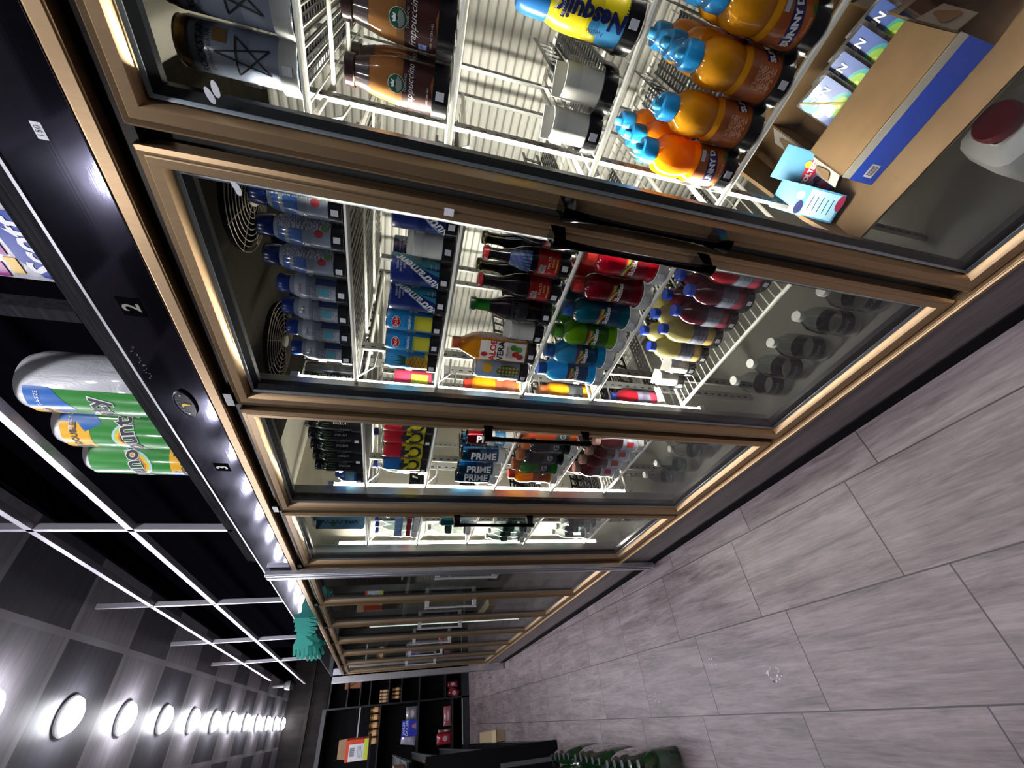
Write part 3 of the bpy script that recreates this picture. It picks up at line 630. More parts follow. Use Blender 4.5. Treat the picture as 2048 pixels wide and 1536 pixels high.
for k, n_ in (('malta', 0), ('maltaw', 1)):
    product(k, 'malt_drink_bottle', 'bottle', 0.030, 0.191, malp, dglass, cap=malcap, capm=pm('c02232', 0.25, 0.7), draw=malta(n_), texts=[('MALTA', 0.009, 0.046, 0, 0.006, pm('dcc48a')), ('INDIA', 0.007, 0.037, 0, 0.006, pm('dcc48a'))])
product('maltag', 'malt_drink_bottle', 'bottle', 0.030, 0.191, malp, dglass, cap=malcap, capm=pm('5e5a3a', 0.25, 0.7, 1), draw=malta(0))
def greenneck(root):
    MB().lathe([(0.0165, 0.146), (0.0150, 0.160), (0.0140, 0.181), (0.0155, 0.182), (0.0155, 0.186), (0.0145, 0.187)], 20).obj('green_neck', liquid('2f8a2a', 0.5), root)
    MB().lathe([(0.0150, 0.184), (0.0178, 0.185), (0.0165, 0.196), (0, 0.197)], 20).obj('bottle_cap', pm('1d5c34', 0.25, 0.7), root)
product('greenb', 'malt_drink_bottle', 'bottle', 0.0315, 0.197, [(0, 0.003), (0.025, 0.003), (0.029, 0), (0.0315, 0.006), (0.0315, 0.090), (0.0285, 0.112), (0.0175, 0.145), (0.0160, 0.150)], dglass, draw=lambda mb, rf, mi: geo(mb, rf, mi, rect_geo(0.050, 0.042), pm('26262b'), 0.078, 0, 0, 0.0008), extra=greenneck,
        texts=[('PONY', 0.011, 0.085, 0, 0, pm('55555c'))])
def aloe(root):
    hw = 0.0315; a = finem('fine_print_red2', (0.50, 0.12, 0.10), (0.78, 0.72, 0.66)); ms = [pm('e9e4dc'), a, pm('c8281e'), ink, pm('5a9a3a'), pm('a63a30')]
    mb = MB(); z0, z1 = 0.025, 0.150
    mb.box(-hw-0.0012, -hw+0.002, -hw+0.006, hw-0.006, z0, z1, 0)             # front face (-x)
    mb.box(-hw+0.006, hw-0.006, -hw-0.0012, -hw+0.002, z0, z1, 1)             # side face (-y)
    M1 = lambda y, z: plane_mx((-hw-0.0020, y, z), (0, -1, 0), (0, 0, 1)); M2 = lambda x, z: plane_mx((x, -hw-0.0020, z), (1, 0, 0), (0, 0, 1))
    g = disc_geo(0.006, 14, 0.009); mb.add([(p[0], p[1], 0) for p in g[0]], g[1], 2, M=M1(0.012, 0.138))
    for y, z, c in ((0.006, 0.052, 2), (-0.008, 0.045, 4), (-0.012, 0.060, 4), (0.012, 0.040, 5)):
        g = disc_geo(0.008, 12, 0.010); mb.add([(p[0], p[1], 0) for p in g[0]], g[1], c, M=M1(y, z))
    lb = mb.obj('label', ms, root); t = MB(); flat_text(t, 'ALOE', 0.023, M1(0, 0.115), 0, bold=0.0006); flat_text(t, 'VERA', 0.023, M1(0, 0.094), 1, bold=0.0006); flat_text(t, 'PEACH', 0.008, M1(0, 0.076), 0)
    t.obj('lettering', [pm('c8281e'), ink], lb)
product('aloe', 'aloe_drink_bottle', 'bottle', 0.034, 0.222, [(0, 0.002), (0.028, 0.002), (0.0315, 0.006), (0.0315, 0.155), (0.029, 0.168), (0.0165, 0.196), (0.0150, 0.200)], liquid('c98a14', 0.4), cap=[(0.0170, 0.199), (0.0180, 0.200), (0.0180, 0.219), (0.0165, 0.222), (0, 0.222)], capm=pm('b8542c', 0.35, 0.3), sq=7, extra=aloe)
skp = [(0, 0.006), (0.018, 0.002), (0.027, 0), (0.0330, 0.008), (0.0345, 0.022), (0.0330, 0.042), (0.0305, 0.060), (0.0300, 0.085), (0.0310, 0.110), (0.0335, 0.125), (0.0335, 0.140), (0.0290, 0.155), (0.0190, 0.166), (0.0160, 0.170)]
skc = [(0.0185, 0.167), (0.0200, 0.169), (0.0200, 0.188), (0.0185, 0.191), (0, 0.191)]
def skit(dark):
    def f(mb, rf, mi):
        mb.lathe([(rf(z)+0.0007, z) for z in (0.045, 0.06, 0.085, 0.108)], 26, mi(pm(dark)), math.radians(-100)+PI, math.radians(100)+PI)
        for i, c in enumerate(('c03028', 'd88a28', 'd8cc3a', '3c9a44', '3a58b0')): geo(mb, rf, mi, arc_geo(0.022+0.0022*i, 0.0242+0.0022*i, 10, 120), pm(c), 0.070, 0, -0.020, 0.0011)
        for i, c in enumerate(('c03028', 'd88a28', 'd8cc3a', '3c9a44')): geo(mb, rf, mi, rect_geo(0.034, 0.0028), pm(c), 0.101-0.003*i, -8, 0, 0.0011)
    return f
for k, a, b, c in (('skr', 'c4142c', '7e1020', 'd8342c'), ('skd', '8a0f24', '56101c', 'd0302c'), ('skt', '0c6a80', '0e3a5a', '2c6cc4'), ('skg', '7cb81c', '2e5a1a', '52a828'), ('skb', '18a8dc', '123f6a', '2c66c8')):
    product(k, 'candy_drink_bottle', 'bottle', 0.0345, 0.191, skp, liquid(a, 0.45), cap=skc, capm=pm(c, 0.35, 0.3), draw=skit(b), texts=[('Skittles', 0.0165, 0.080, 0, 0, white, dict(bold=0.0005, lift=0.0018))])
vwp = [(0, 0.004), (0.026, 0.002), (0.0300, 0), (0.0325, 0.008), (0.0325, 0.095), (0.0345, 0.112), (0.0335, 0.132), (0.0260, 0.152), (0.0150, 0.164), (0.0140, 0.168)]
vwc = [(0.0150, 0.166), (0.0165, 0.167), (0.0165, 0.182), (0.0150, 0.185), (0, 0.185)]
def vw(band):
    def f(mb, rf, mi):
        mb.lathe([(rf(z)+0.0007, z) for z in (0.012, 0.05, 0.094)], 28, mi(pm('6c6880'))); mb.lathe([(rf(z)+0.0011, z) for z in (0.020, 0.045)], 28, mi(pm(band)))
        geo(mb, rf, mi, rect_geo(0.040, 0.038), finem('fine_print_grey2', (0.42, 0.44, 0.52), (0.10, 0.12, 0.26)), 0.071, 0, -0.018, 0.0012)
    return f
for k, a, b in (('vwm', '5c0a20', '84203a'), ('vwr', 'b01028', 'b83048'), ('vwy', 'd8cf8a', 'd8b868')):
    product(k, 'vitamin_drink_bottle', 'bottle', 0.0345, 0.185, vwp, liquid(a, 0.45), cap=vwc, capm=pm('1c3fae', 0.35, 0.3), draw=vw(b), texts=[('vitamin', 0.011, 0.074, 0, 0.008, pm('3a3f5a')), ('water', 0.011, 0.062, 0, 0.008, pm('3a3f5a'))])
jp = [(0, 0.006), (0.022, 0.002), (0.034, 0), (0.0395, 0.008), (0.0400, 0.030), (0.0380, 0.060), (0.0400, 0.090), (0.0400, 0.120), (0.0350, 0.150), (0.0190, 0.180), (0.0135, 0.192), (0.0130, 0.198)]
jc = [(0.0150, 0.195), (0.0165, 0.196), (0.0165, 0.209), (0.0150, 0.212), (0, 0.212)]
def jug(root): pass
product('water', 'water_bottle', 'bottle', 0.040, 0.212, jp, clearb, cap=jc, capm=pm('b8b8b4', 0.4, 0.2), bands=[(0.036, 0.086, pm('20242a', 0.4, 0.3))], texts=[('CORE', 0.016, 0.062, 0, 0, pm('9aa0a4'))])
product('water2', 'water_bottle', 'bottle', 0.034, 0.200, [(r*0.85, z*0.94) for r, z in jp], clearb, cap=[(r*0.9, z*0.94) for r, z in jc], capm=pm('a8aca8', 0.4, 0.2), bands=[(0.060, 0.090, pm('6a8088', 0.4, 0.3))], texts=[('WATER', 0.010, 0.075, 0, 0, white)])
product('waterg', 'water_bottle', 'bottle', 0.031, 0.205, [(r*0.78, z*0.97) for r, z in jp], clearb, cap=[(r*0.85, z*0.97) for r, z in jc], capm=pm('d8dcd0', 0.4, 0.2), bands=[(0.090, 0.118, pm('2c4a3c', 0.4, 0.3))])
product('waterb', 'water_bottle', 'bottle', 0.031, 0.195, [(r*0.78, z*0.92) for r, z in jp], clearb, cap=[(r*0.9, z*0.92) for r, z in jc], capm=pm('1c3fae', 0.35, 0.3), bands=[(0.030, 0.050, pm('8c1634')), (0.070, 0.105, pm('7f9cc4'))])
frp = [(0, 0.004), (0.025, 0.003), (0.0300, 0), (0.0320, 0.006), (0.0320, 0.080), (0.0285, 0.105), (0.0215, 0.130), (0.0195, 0.138), (0.0195, 0.143)]
def frap(mb, rf, mi):
    mb.lathe([(rf(z)+0.0006, z) for z in (0.010, 0.04, 0.068)], 28, mi(pm('3c1c18'))); mb.lathe([(rf(z)+0.0006, z) for z in (0.118, 0.130, 0.138)], 28, mi(pm('2c1416')))
    geo(mb, rf, mi, ([(-0.03, 0), (0.03, 0), (0.03, 0.006), (0.0, 0.016), (-0.03, 0.010)], [(0, 1, 2, 3, 4)]), pm('8a5226'), 0.010, 0, 0.01, 0.0010)
    geo(mb, rf, mi, disc_geo(0.0125, 24), white, 0.077, 0, 0, 0.0011); geo(mb, rf, mi, disc_geo(0.0118, 24), pm('1c5a40'), 0.077, 0, 0, 0.0014)
    for i in range(7): geo(mb, rf, mi, arc_geo(0.003+0.0012*i, 0.0035+0.0012*i, 200, 340), white, 0.079, 0, 0, 0.0017)
    geo(mb, rf, mi, ([(-.004, 0), (.004, 0), (.005, .005), (.002, .003), (0, .006), (-.002, .003), (-.005, .005)], [(0, 1, 2, 3, 4, 5, 6)]), white, 0.080, 0, 0, 0.0017)
    geo(mb, rf, mi, rect_geo(0.011, 0.012), pm('8fa0d8'), 0.042, 0, -0.030, 0.0011)
product('frap', 'coffee_drink_bottle', 'bottle', 0.032, 0.155, frp, liquid('9a6a3c', 0.25), cap=[(0.0215, 0.140), (0.0225, 0.141), (0.0220, 0.153), (0.020, 0.155), (0, 0.155)], capm=pm('2a1214', 0.3, 0.6), draw=frap,
        texts=[('Frappuccino', 0.0135, 0.056, 0, 0, white, dict(shear=0.35)), ('STARBUCKS', 0.0045, 0.0635, 0, 0.004, white), ('190', 0.006, 0.043, 0, -0.030, ink), ('9.5 FL OZ (281 mL)', 0.004, 0.030, 0, -0.012, white)])
def nesq(mb, rf, mi):
    geo(mb, rf, mi, disc_geo(0.024, 24, 0.020), pm('3c8ec4'), 0.038, 0, -0.028, 0.0009); geo(mb, rf, mi, disc_geo(0.012, 18), pm('3c8ec4'), 0.062, 0, -0.014, 0.0010); geo(mb, rf, mi, disc_geo(0.012, 18, 0.008), pm('3c8ec4'), 0.020, 0, -0.004, 0.0010)
    for i in range(5): geo(mb, rf, mi, rect_geo(0.0015, 0.008+0.0015*i), ink, 0.018, 0, 0.022-0.004*i, 0.0010)
nsp = [(0, 0.004), (0.027, 0.003), (0.0320, 0), (0.0345, 0.008), (0.0345, 0.095), (0.0325, 0.118), (0.0275, 0.132), (0.0265, 0.138)]
product('nesq', 'chocolate_milk_bottle', 'bottle', 0.0345, 0.180, nsp, pm('e3cf1e', 0.3, 0.7), cap=[(0.0270, 0.134), (0.0280, 0.138), (0.0270, 0.165), (0.0245, 0.176), (0.020, 0.180), (0, 0.180)], capm=pm('2a78c0', 0.3, 0.6), draw=nesq,
        texts=[('Nesquik', 0.031, 0.072, 90, -0.002, pm('1c2460'), dict(bold=0.0012, shear=0.15)), ('Nestle', 0.010, 0.062, 90, -0.021, pm('20204c')), ('VANILLA', 0.006, 0.126, 0, 0, white), ('14g PROTEIN', 0.0055, 0.116, 0, 0, white)])
snp = [(0, 0.005), (0.026, 0.002), (0.031, 0), (0.0345, 0.008), (0.0345, 0.078), (0.0310, 0.086), (0.0345, 0.098), (0.0350, 0.120), (0.0310, 0.142), (0.0200, 0.154), (0.0170, 0.158)]
def sun(root):
    MB().lathe([(0.0185, 0.180), (0.0175, 0.190), (0.012, 0.202), (0, 0.204)], 20).obj('clear_dome', clearp, root)
    MB().lathe([(0.0085, 0.180), (0.0085, 0.190), (0.006, 0.194), (0, 0.194)], 14).obj('spout', pm('3a9ad0', 0.35, 0.3), root)
def sund(mb, rf, mi):
    mb.lathe([(rf(z)+0.0007, z) for z in (0.010, 0.04, 0.076)], 28, mi(pm('b8602c'))); geo(mb, rf, mi, rect_geo(0.060, 0.020), pm('2c2a66'), 0.046, 14, 0, 0.0011)
    geo(mb, rf, mi, rect_geo(0.034, 0.034), finem('fine_print_orange', (0.42, 0.10, 0.02), (0.80, 0.52, 0.36)), 0.045, 0, -0.056, 0.0012); geo(mb, rf, mi, rect_geo(0.020, 0.008), paper, 0.070, 0, 0.018, 0.0016)
    geo(mb, rf, mi, disc_geo(0.009, 12, 0.005), pm('4a7a2c'), 0.022, 30, 0.022, 0.0014)
for k, a in (('sunny', 'e09a1c'), ('sunnyo', 'f5900a')):
    product(k, 'orange_drink_bottle', 'bottle', 0.035, 0.204, snp, liquid(a, 0.4), cap=[(0.0195, 0.154), (0.0215, 0.156), (0.0215, 0.176), (0.0190, 0.181), (0, 0.181)], capm=pm('1f86c8', 0.3, 0.4), draw=sund, extra=sun,
        texts=[('SUNNY D', 0.0150, 0.046, 14, 0, white, dict(bold=0.0008, lift=0.0020)), ('ORANGE', 0.006, 0.026, 0, 0, pm('f0c8a0'), dict(lift=0.002))])
gtp = [(0, 0.004), (0.026, 0.002), (0.031, 0), (0.0340, 0.008), (0.0330, 0.035), (0.0305, 0.050), (0.0305, 0.100), (0.0335, 0.118), (0.0345, 0.140), (0.0310, 0.162), (0.0220, 0.172), (0.0195, 0.176)]
def gat(mb, rf, mi):
    mb.lathe([(rf(z)+0.0007, z) for z in (0.050, 0.075, 0.100)], 28, mi(GL[0]))
GL = [pm('30343a')]
for k, a, b in (('gtk', '0f1018', 'c46a28'), ('gtg', '2c7a1e', 'b8682c'), ('gto', 'f59a10', 'c8642c'), ('gtr', 'b8501c', 'd84820')):
    product(k, 'sports_drink_bottle', 'bottle', 0.0345, 0.200, gtp, liquid(a, 0.35), cap=[(0.0215, 0.172), (0.0225, 0.174), (0.0225, 0.196), (0.0205, 0.200), (0, 0.200)], capm=pm(b, 0.4, 0.2), draw=gat, texts=[('G', 0.030, 0.075, 0, 0, pm('a8acb0'), dict(bold=0.001))])
product('gtj', 'orange_juice_bottle', 'bottle', 0.033, 0.200, gtp, liquid('f59a10', 0.4), cap=[(0.0195, 0.172), (0.0205, 0.174), (0.0205, 0.194), (0.0185, 0.198), (0, 0.198)], capm=pm('d83a24', 0.4, 0.2), bands=[(0.030, 0.100, pm('a05030'))])
def tea(mb, rf, mi):
    mb.lathe([(rf(z)+0.0007, z) for z in (0.020, 0.05, 0.080)], 28, mi(pm('c4ccdc'))); geo(mb, rf, mi, rect_geo(0.022, 0.030), pm('c01c28'), 0.050, 0, 0, 0.0012); geo(mb, rf, mi, rect_geo(0.030, 0.050), pm('e0e0e6'), 0.050, 0, -0.040, 0.0012)
    for i in range(6): geo(mb, rf, mi, rect_geo(0.022, 0.0025), ink, 0.032+0.007*i, 0, -0.040, 0.0016)
product('tea', 'cranberry_drink_bottle', 'bottle', 0.0335, 0.185, vwp, liquid('4a0e14', 0.25), cap=[(0.0185, 0.164), (0.0200, 0.166), (0.0200, 0.184), (0.0185, 0.187), (0, 0.187)], capm=pm('c09088', 0.45, 0.2), draw=tea)
product('brown', 'iced_tea_bottle', 'bottle', 0.030, 0.235, [(0, 0.004), (0.027, 0), (0.030, 0.006), (0.030, 0.13), (0.014, 0.20), (0.013, 0.215)], liquid('8a3c1c', 0.35), cap=[(0.0145, 0.212), (0.016, 0.213), (0.016, 0.233), (0, 0.235)], capm=black, bands=[(0.02, 0.10, pm('5a2414'))])
def vita(root):
    mb = MB(); mb.box(-0.034, 0.034, -0.034, 0.034, 0.004, 0.20, 0); mb.add([(-0.034, -0.034, 0.20), (0.034, -0.034, 0.20), (0.034, 0.034, 0.20), (-0.034, 0.034, 0.20), (0, -0.034, 0.222), (0, 0.034, 0.222)], [(0, 1, 4), (1, 2, 5, 4), (2, 3, 5), (3, 0, 4, 5)], 0)
    mb.poly([(0.01+0.01*math.cos(a*PI/6), 0.13+0.01*math.sin(a*PI/6)) for a in range(12)], 'x', -0.0345, -0.034, 1)
    lb = mb.obj('carton_body', [pm('5d8ea8'), pm('3c6a34')], root); t = MB(); M = plane_mx((-0.0348, 0.0, 0.09), (0, 0, 1), (0, 1, 0)); M2 = plane_mx((-0.0348, 0.022, 0.09), (0, 0, 1), (0, 1, 0))
    flat_text(t, 'VITA COCO', 0.026, plane_mx((-0.0348, -0.004, 0.10), (0, 0, 1), (0, 1, 0)), 0, bold=0.0008); t.obj('lettering', [pm('1c3f5a')], lb)
product('vita', 'coconut_water_carton', 'carton', 0.034, 0.225, [(0, 0.0), (0.033, 0.0), (0.033, 0.004), (0, 0.004)], pm('5d8ea8'), extra=vita, sq=8)
product('teal', 'sparkling_drink_can', 'can', 0.029, 0.157, canp(0.029, 0.157), pm('1fa0ac', 0.3, 0.7, 1), can=True, bands=[(0.012, 0.07, pm('b8c8cc'))], texts=[('ICE', 0.02, 0.045, 90, 0, pm('28343a'))])
product('snack', 'snack_bag', 'bag', 0.03, 0.10, [(0, 0), (0.028, 0.002), (0.032, 0.03), (0.030, 0.07), (0.012, 0.10), (0, 0.10)], pm('2a60c8', 0.3, 0.7), bands=[(0.03, 0.06, pm('8cd0e8'))])

ORD = ['first', 'second', 'third', 'fourth', 'fifth', 'sixth', 'seventh', 'eighth', 'ninth']
SHELF = ['top', 'second', 'third', 'fourth', 'fifth', 'bottom']
DESC = dict(rockstar='silver white star-printed tall can', nutra='navy can with diagonal silver lettering', dole='blue slim can with yellow panel', dolep='blue can with pineapple picture', island='grey blue can with fruit picture',
    c4r='yellow can with red top', c4b='yellow can with blue top', primeb='metallic blue slim can', primer='red and blue slim can', monster='black bottle with black cap', moncan='black tall can, white lettering', redcan='red and yellow can',
    milk='shake bottle with navy cap', milk2='clear-wrapped shake bottle, blue cap', malta='dark glass bottle, red cap', maltaw='dark bottle with purple teal wrap', maltag='dark glass bottle, gold cap', greenb='black bottle with green neck', aloe='square amber bottle, orange cap',
    skr='bright red drink bottle', skd='dark red drink bottle', skt='teal drink bottle, blue cap', skg='lime green drink bottle', skb='light blue drink bottle', vwm='dark magenta drink bottle', vwr='bright red bottle, grey label', vwy='pale yellow drink bottle',
    water='clear bottle with white cap', water2='clear slim bottle, pale cap', waterg='clear bottle with green band', waterb='clear bottle with blue cap', frap='tan coffee drink bottle', nesq='yellow milk bottle, blue top', sunny='amber orange drink bottle', sunnyo='bright orange drink bottle',
    gtk='black sports drink, orange cap', gtg='green sports drink, brown cap', gto='yellow orange sports drink bottle', gtr='rusty red sports drink bottle', gtj='orange juice bottle, red cap', tea='dark red bottle, pinkish cap', brown='brown long-neck bottle, black cap', vita='blue grey carton with coconut lettering', teal='teal and grey can', snack='small blue foil bag')
GRP = dict(rockstar='tall silver cans', nutra='navy nutrition drink cans', dole='pineapple juice cans', primeb='blue hydration cans', c4r='yellow and red energy cans', monster='black energy drink bottles', milk='shake bottles with navy caps', milk2='shake bottles with blue caps')
DOORN = {1: 'first', 2: 'second', 3: 'third', 4: 'fourth'}
def place(key, x, y, z, label, face=None, rz=None):
    d = P[key]
    if d['root'] is None: o = d['root'] = build(key)
    else: o = copy_tree(d['root'])
    o.location = (x, y, z); o.rotation_euler = (0, 0, (0.62*math.atan2(y, x)) if rz is None else rz)
    if key == 'sunny' and y > 0.05: o.rotation_euler.z += 1.6
    o['label'] = label; o['group'] = GRP.get(key, DESC[key].replace(',', ' with a').split(' with')[0]+'s'); return o

# shared shelf hardware
def lip_mesh(r, h=0.020): return MB().lathe([(r+0.004, -0.003), (r+0.0075, -0.003), (r+0.0075, h), (r+0.004, h), (r+0.004, -0.003)], 14, 0, PI*0.5, PI*1.5).mesh('lane_lip', black)
lipK = {}
def lip(r, m):
    k = (round(r, 4), m.name)
    if k not in lipK:
        me = MB().lathe([(r+0.002, -0.002), (r+0.0055, -0.002), (r+0.0055, 0.022), (r+0.002, 0.022), (r+0.002, -0.002)], 16, 0, PI*0.5, PI*1.5)
        for s_ in (-1, 1): me.box(0, 0.03, s_*(r+0.0037)-0.0016, s_*(r+0.0037)+0.0016, -0.002, 0.022)
        g = MB().lathe([(r+0.002, 0.060), (r+0.0045, 0.060), (r+0.0045, 0.078), (r+0.002, 0.078), (r+0.002, 0.060)], 16, 0, PI*0.5, PI*1.5)
        for s_ in (-1, 1): g.box(-0.002, 0.006, s_*(r+0.0032)-0.0012, s_*(r+0.0032)+0.0012, 0.0, 0.078)
        a = PI; q = r+0.0058; tg = MB().box(-q-0.0008, -q, -0.006, 0.006, 0.004, 0.017)
        lipK[k] = (me.mesh('lane_lip', m), g.mesh('bottle_guard', clearp), tg.mesh('price_tag', paper))
    return lipK[k]
div = MB()
for i in range(10): div.add([(0.03+0.045*i, -0.001, 0.0), (0.045+0.045*i, -0.001, 0.0), (0.058+0.045*i, -0.001, 0.048), (0.043+0.045*i, -0.001, 0.048), (0.03+0.045*i, 0.001, 0.0), (0.045+0.045*i, 0.001, 0.0), (0.058+0.045*i, 0.001, 0.048), (0.043+0.045*i, 0.001, 0.048)], [(0, 3, 2, 1), (4, 5, 6, 7), (0, 1, 5, 4), (1, 2, 6, 5), (2, 3, 7, 6), (3, 0, 4, 7)])
div.box(0.0, 0.50, -0.001, 0.001, 0.0, 0.009).box(0.02, 0.50, -0.001, 0.001, 0.044, 0.052)
divme = div.mesh('lane_divider', black)
trk = MB()
for i in range(26): trk.box(0.0+0.02*i, 0.007+0.02*i, -0.026, 0.026, -0.003, 0.0)
for y in (-0.026, -0.009, 0.009, 0.026): trk.box(0, 0.515, y-0.0025, y+0.0025, -0.0035, -0.0005)
trkme = trk.mesh('lane_track', black)
pad = MB().lathe([(0.024, 0.0), (0.026, 0.0), (0.026, 0.082), (0.024, 0.082), (0.024, 0)], 12, 0, PI*0.55, PI*1.45).lathe([(0.012, 0.001), (0.026, 0.001), (0.026, 0.004), (0.012, 0.004), (0.012, 0.001)], 20).box(0.004, 0.007, -0.025, 0.025, 0, 0.095)
padme = pad.mesh('pusher_paddle', mat('white_pusher_plastic', (0.70, 0.69, 0.63), 0.35, 0, 0.3))
def shelf(root, ya, yb, z, x0, x1, name='wire_shelf'):
    m = MB(); n = int((yb-ya)/0.0235)
    for xx, r in ((x0, 0.0055), (x1, 0.005)): m.tube([(xx, ya, z-0.008), (xx, yb, z-0.008)], r, 8)
    for xx in (x0+0.18, x0+0.36): m.tube([(xx, ya, z-0.014), (xx, yb, z-0.014)], 0.004, 6)
    m.tube([(x0, ya, z-0.008), (x1, ya, z-0.008)], 0.005, 8); m.tube([(x0, yb, z-0.008), (x1, yb, z-0.008)], 0.005, 8)
    for i in range(1, n): 
        y = ya+(yb-ya)*i/n; m.tube([(x0, y, z-0.0065), (x1, y, z-0.0065)], 0.0017, 5)
    return m.obj(name, whitecoat, root)
def bay(k, rows, posts=True):
    ya, yb = Y0+W*(k-2)+0.030, Y0+W*(k-1)-0.030
    root = thing('shelf_rack', 'white wire shelf rack behind the %s cooler door from the camera' % DOORN[k], 'shelf', (0, 0, 0), 0, 'wire shelf racks inside the lit cooler')
    for (x, y) in ((0.905, ya+0.004), (0.905, yb-0.004), (1.375, ya+0.004), (1.375, yb-0.004)):
        m = MB().box(x-0.014, x+0.014, y-0.004, y+0.004, 0.175, 1.78)
        o = m.obj('upright_post', galv, root)
        h = MB()
        for i in range(52): h.box(x-0.006, x-0.001, y-0.0045, y+0.0045, 0.20+0.03*i, 0.212+0.03*i)
        h.obj('post_slots', ink, o)
    cnt = {}
    for si, row in enumerate(rows):
        z = row['z']; x0 = row.get('x0', 0.768); xi = row.get('x', 0.803); lm = row.get('lip', black)
        if row.get('wire', True):
            s_ = shelf(root, ya, yb, z-0.003, x0, 1.37)
            for e in (ya, yb):
                MB().tube([(x0+0.02, e, z-0.012), (x0+0.06, e, z-0.05), (0.90, e, z-0.055)], 0.003, 6).obj('shelf_bracket', galv, s_)
        else: s_ = None
        its = row['items']; ys = [i[1] for i in its]
        for j, it in enumerate(its):
            key, y = it[0], it[1]; rows_ = it[2] if len(it) > 2 else 1; ex = it[3] if len(it) > 3 else 0
            r = 0.030 if key == 'paddle' else P[key]['r']
            if s_ is not None and row.get('lanes', True):
                a, b, c = lip(r, lm); inst('lane_lip', a, s_, (xi+ex, y, z)); inst('bottle_guard', b, s_, (xi+ex, y, z), 0)
                if j % 2 == 0 or k == 2: inst('price_tag', c, s_, (xi+ex, y, z), 0.30 if j % 2 else 0.1)
                inst('lane_track', trkme, s_, (xi+ex-0.02, y, z))
                if j < len(its)-1: inst('lane_divider', divme, s_, (xi+ex+0.03, (y+its[j+1][1])/2, z))
            if key == 'paddle':
                inst('pusher_paddle', padme, s_, (xi+ex, y, z), 0.5); continue
            for q in range(rows_):
                kk = it[4] if (q and len(it) > 4) else key
                lab = '%s, %s row, %s from near end, %s shelf, %s door' % (DESC[kk], 'front' if q == 0 else ('second' if q == 1 else 'third'), ORD[j], SHELF[row.get('n', si)], DOORN[k])
                place(kk, xi+ex+q*(2*P[kk]['r']+0.002), y, z, lab)

clip = mat('clear_white_lip', (0.62, 0.62, 0.60), 0.2, 0, 0.6)
bay(1, [
    dict(z=1.676, items=[('rockstar', 0.085), ('rockstar', 0.156), ('rockstar', 0.227)], lip=clip),
    dict(z=1.457, items=[('frap', 0.050, 2), ('frap', 0.131, 2), ('frap', 0.211, 2)]),
    dict(z=1.194, items=[('nesq', 0.061), ('paddle', 0.150), ('paddle', 0.214)]),
    dict(z=0.915, items=[('sunny', -0.076, 2), ('sunny', 0.000, 2), ('sunny', 0.074, 3), ('sunny', 0.147, 1), ('sunnyo', 0.219, 3)]),
])
bay(2, [
    dict(z=1.627, items=[('milk', 0.438), ('milk', 0.503), ('milk', 0.569, 2), ('milk2', 0.640), ('milk2', 0.703, 2), ('milk2', 0.770, 2), ('milk2', 0.840)]),
    dict(z=1.410, items=[('nutra', 0.424), ('paddle', 0.490), ('nutra', 0.558, 2), ('nutra', 0.632, 2), ('dole', 0.706, 2), ('dole', 0.776, 2), ('dolep', 0.846)]),
    dict(z=1.152, items=[('malta', 0.415, 2, 0, 'maltag'), ('maltaw', 0.484, 2, 0, 'maltag'), ('malta', 0.556, 2, 0, 'maltag'), ('greenb', 0.626), ('paddle', 0.692), ('aloe', 0.765), ('island', 0.845)]),
    dict(z=0.925, lip=clip, items=[('skr', 0.452, 2), ('skd', 0.528, 2, 0, 'skr'), ('skt', 0.602, 2), ('skg', 0.678, 2), ('skb', 0.754), ('skb', 0.828)]),
    dict(z=0.585, x=0.865, x0=0.785, items=[('vwr', 0.462, 2, 0, 'vwm'), ('vwm', 0.534, 3), ('vwm', 0.605, 2), ('vwy', 0.676, 3), ('vwy', 0.748, 2), ('paddle', 0.815), ('paddle', 0.880)]),
    dict(z=0.174, n=5, wire=False, x=0.855, items=[('water', 0.462), ('water', 0.556), ('water', 0.665), ('water', 0.762), ('water', 0.850)]),
])
bay(3, [
    dict(z=1.614, items=[('moncan', 1.003, 1, 0.06), ('monster', 1.162), ('monster', 1.228), ('monster', 1.294), ('monster', 1.362), ('monster', 1.432), ('snack', 1.505)]),
    dict(z=1.387, items=[('redcan', 1.003, 1, 0.06), ('c4r', 1.145, 2, 0, 'waterb'), ('c4r', 1.214, 2, 0, 'waterb'), ('c4r', 1.308, 2, 0, 'waterb'), ('c4b', 1.400), ('waterb', 1.500, 1, 0.04)]),
    dict(z=1.107, lip=clip, items=[('gtj', 1.003, 1, 0.06), ('primer', 1.208, 2), ('primeb', 1.323, 2), ('primeb', 1.423), ('primeb', 1.490)]),
    dict(z=0.853, lip=clip, items=[('gto', 1.003, 1, 0.06), ('gtr', 1.160, 2, 0, 'gto'), ('gtk', 1.236, 2, 0, 'gto'), ('gtk', 1.313, 2, 0, 'gto'), ('gtg', 1.389), ('gtj', 1.465)]),
    dict(z=0.600, lip=clip, items=[('vwr', 1.003, 1, 0.06), ('tea', 1.187, 2), ('tea', 1.258, 2), ('tea', 1.328, 2), ('tea', 1.398), ('brown', 1.470, 1, 0.04)]),
    dict(z=0.174, n=5, wire=False, x=0.855, items=[('water2', 1.20), ('water2', 1.30, 2), ('water2', 1.42), ('water2', 1.53)]),
])
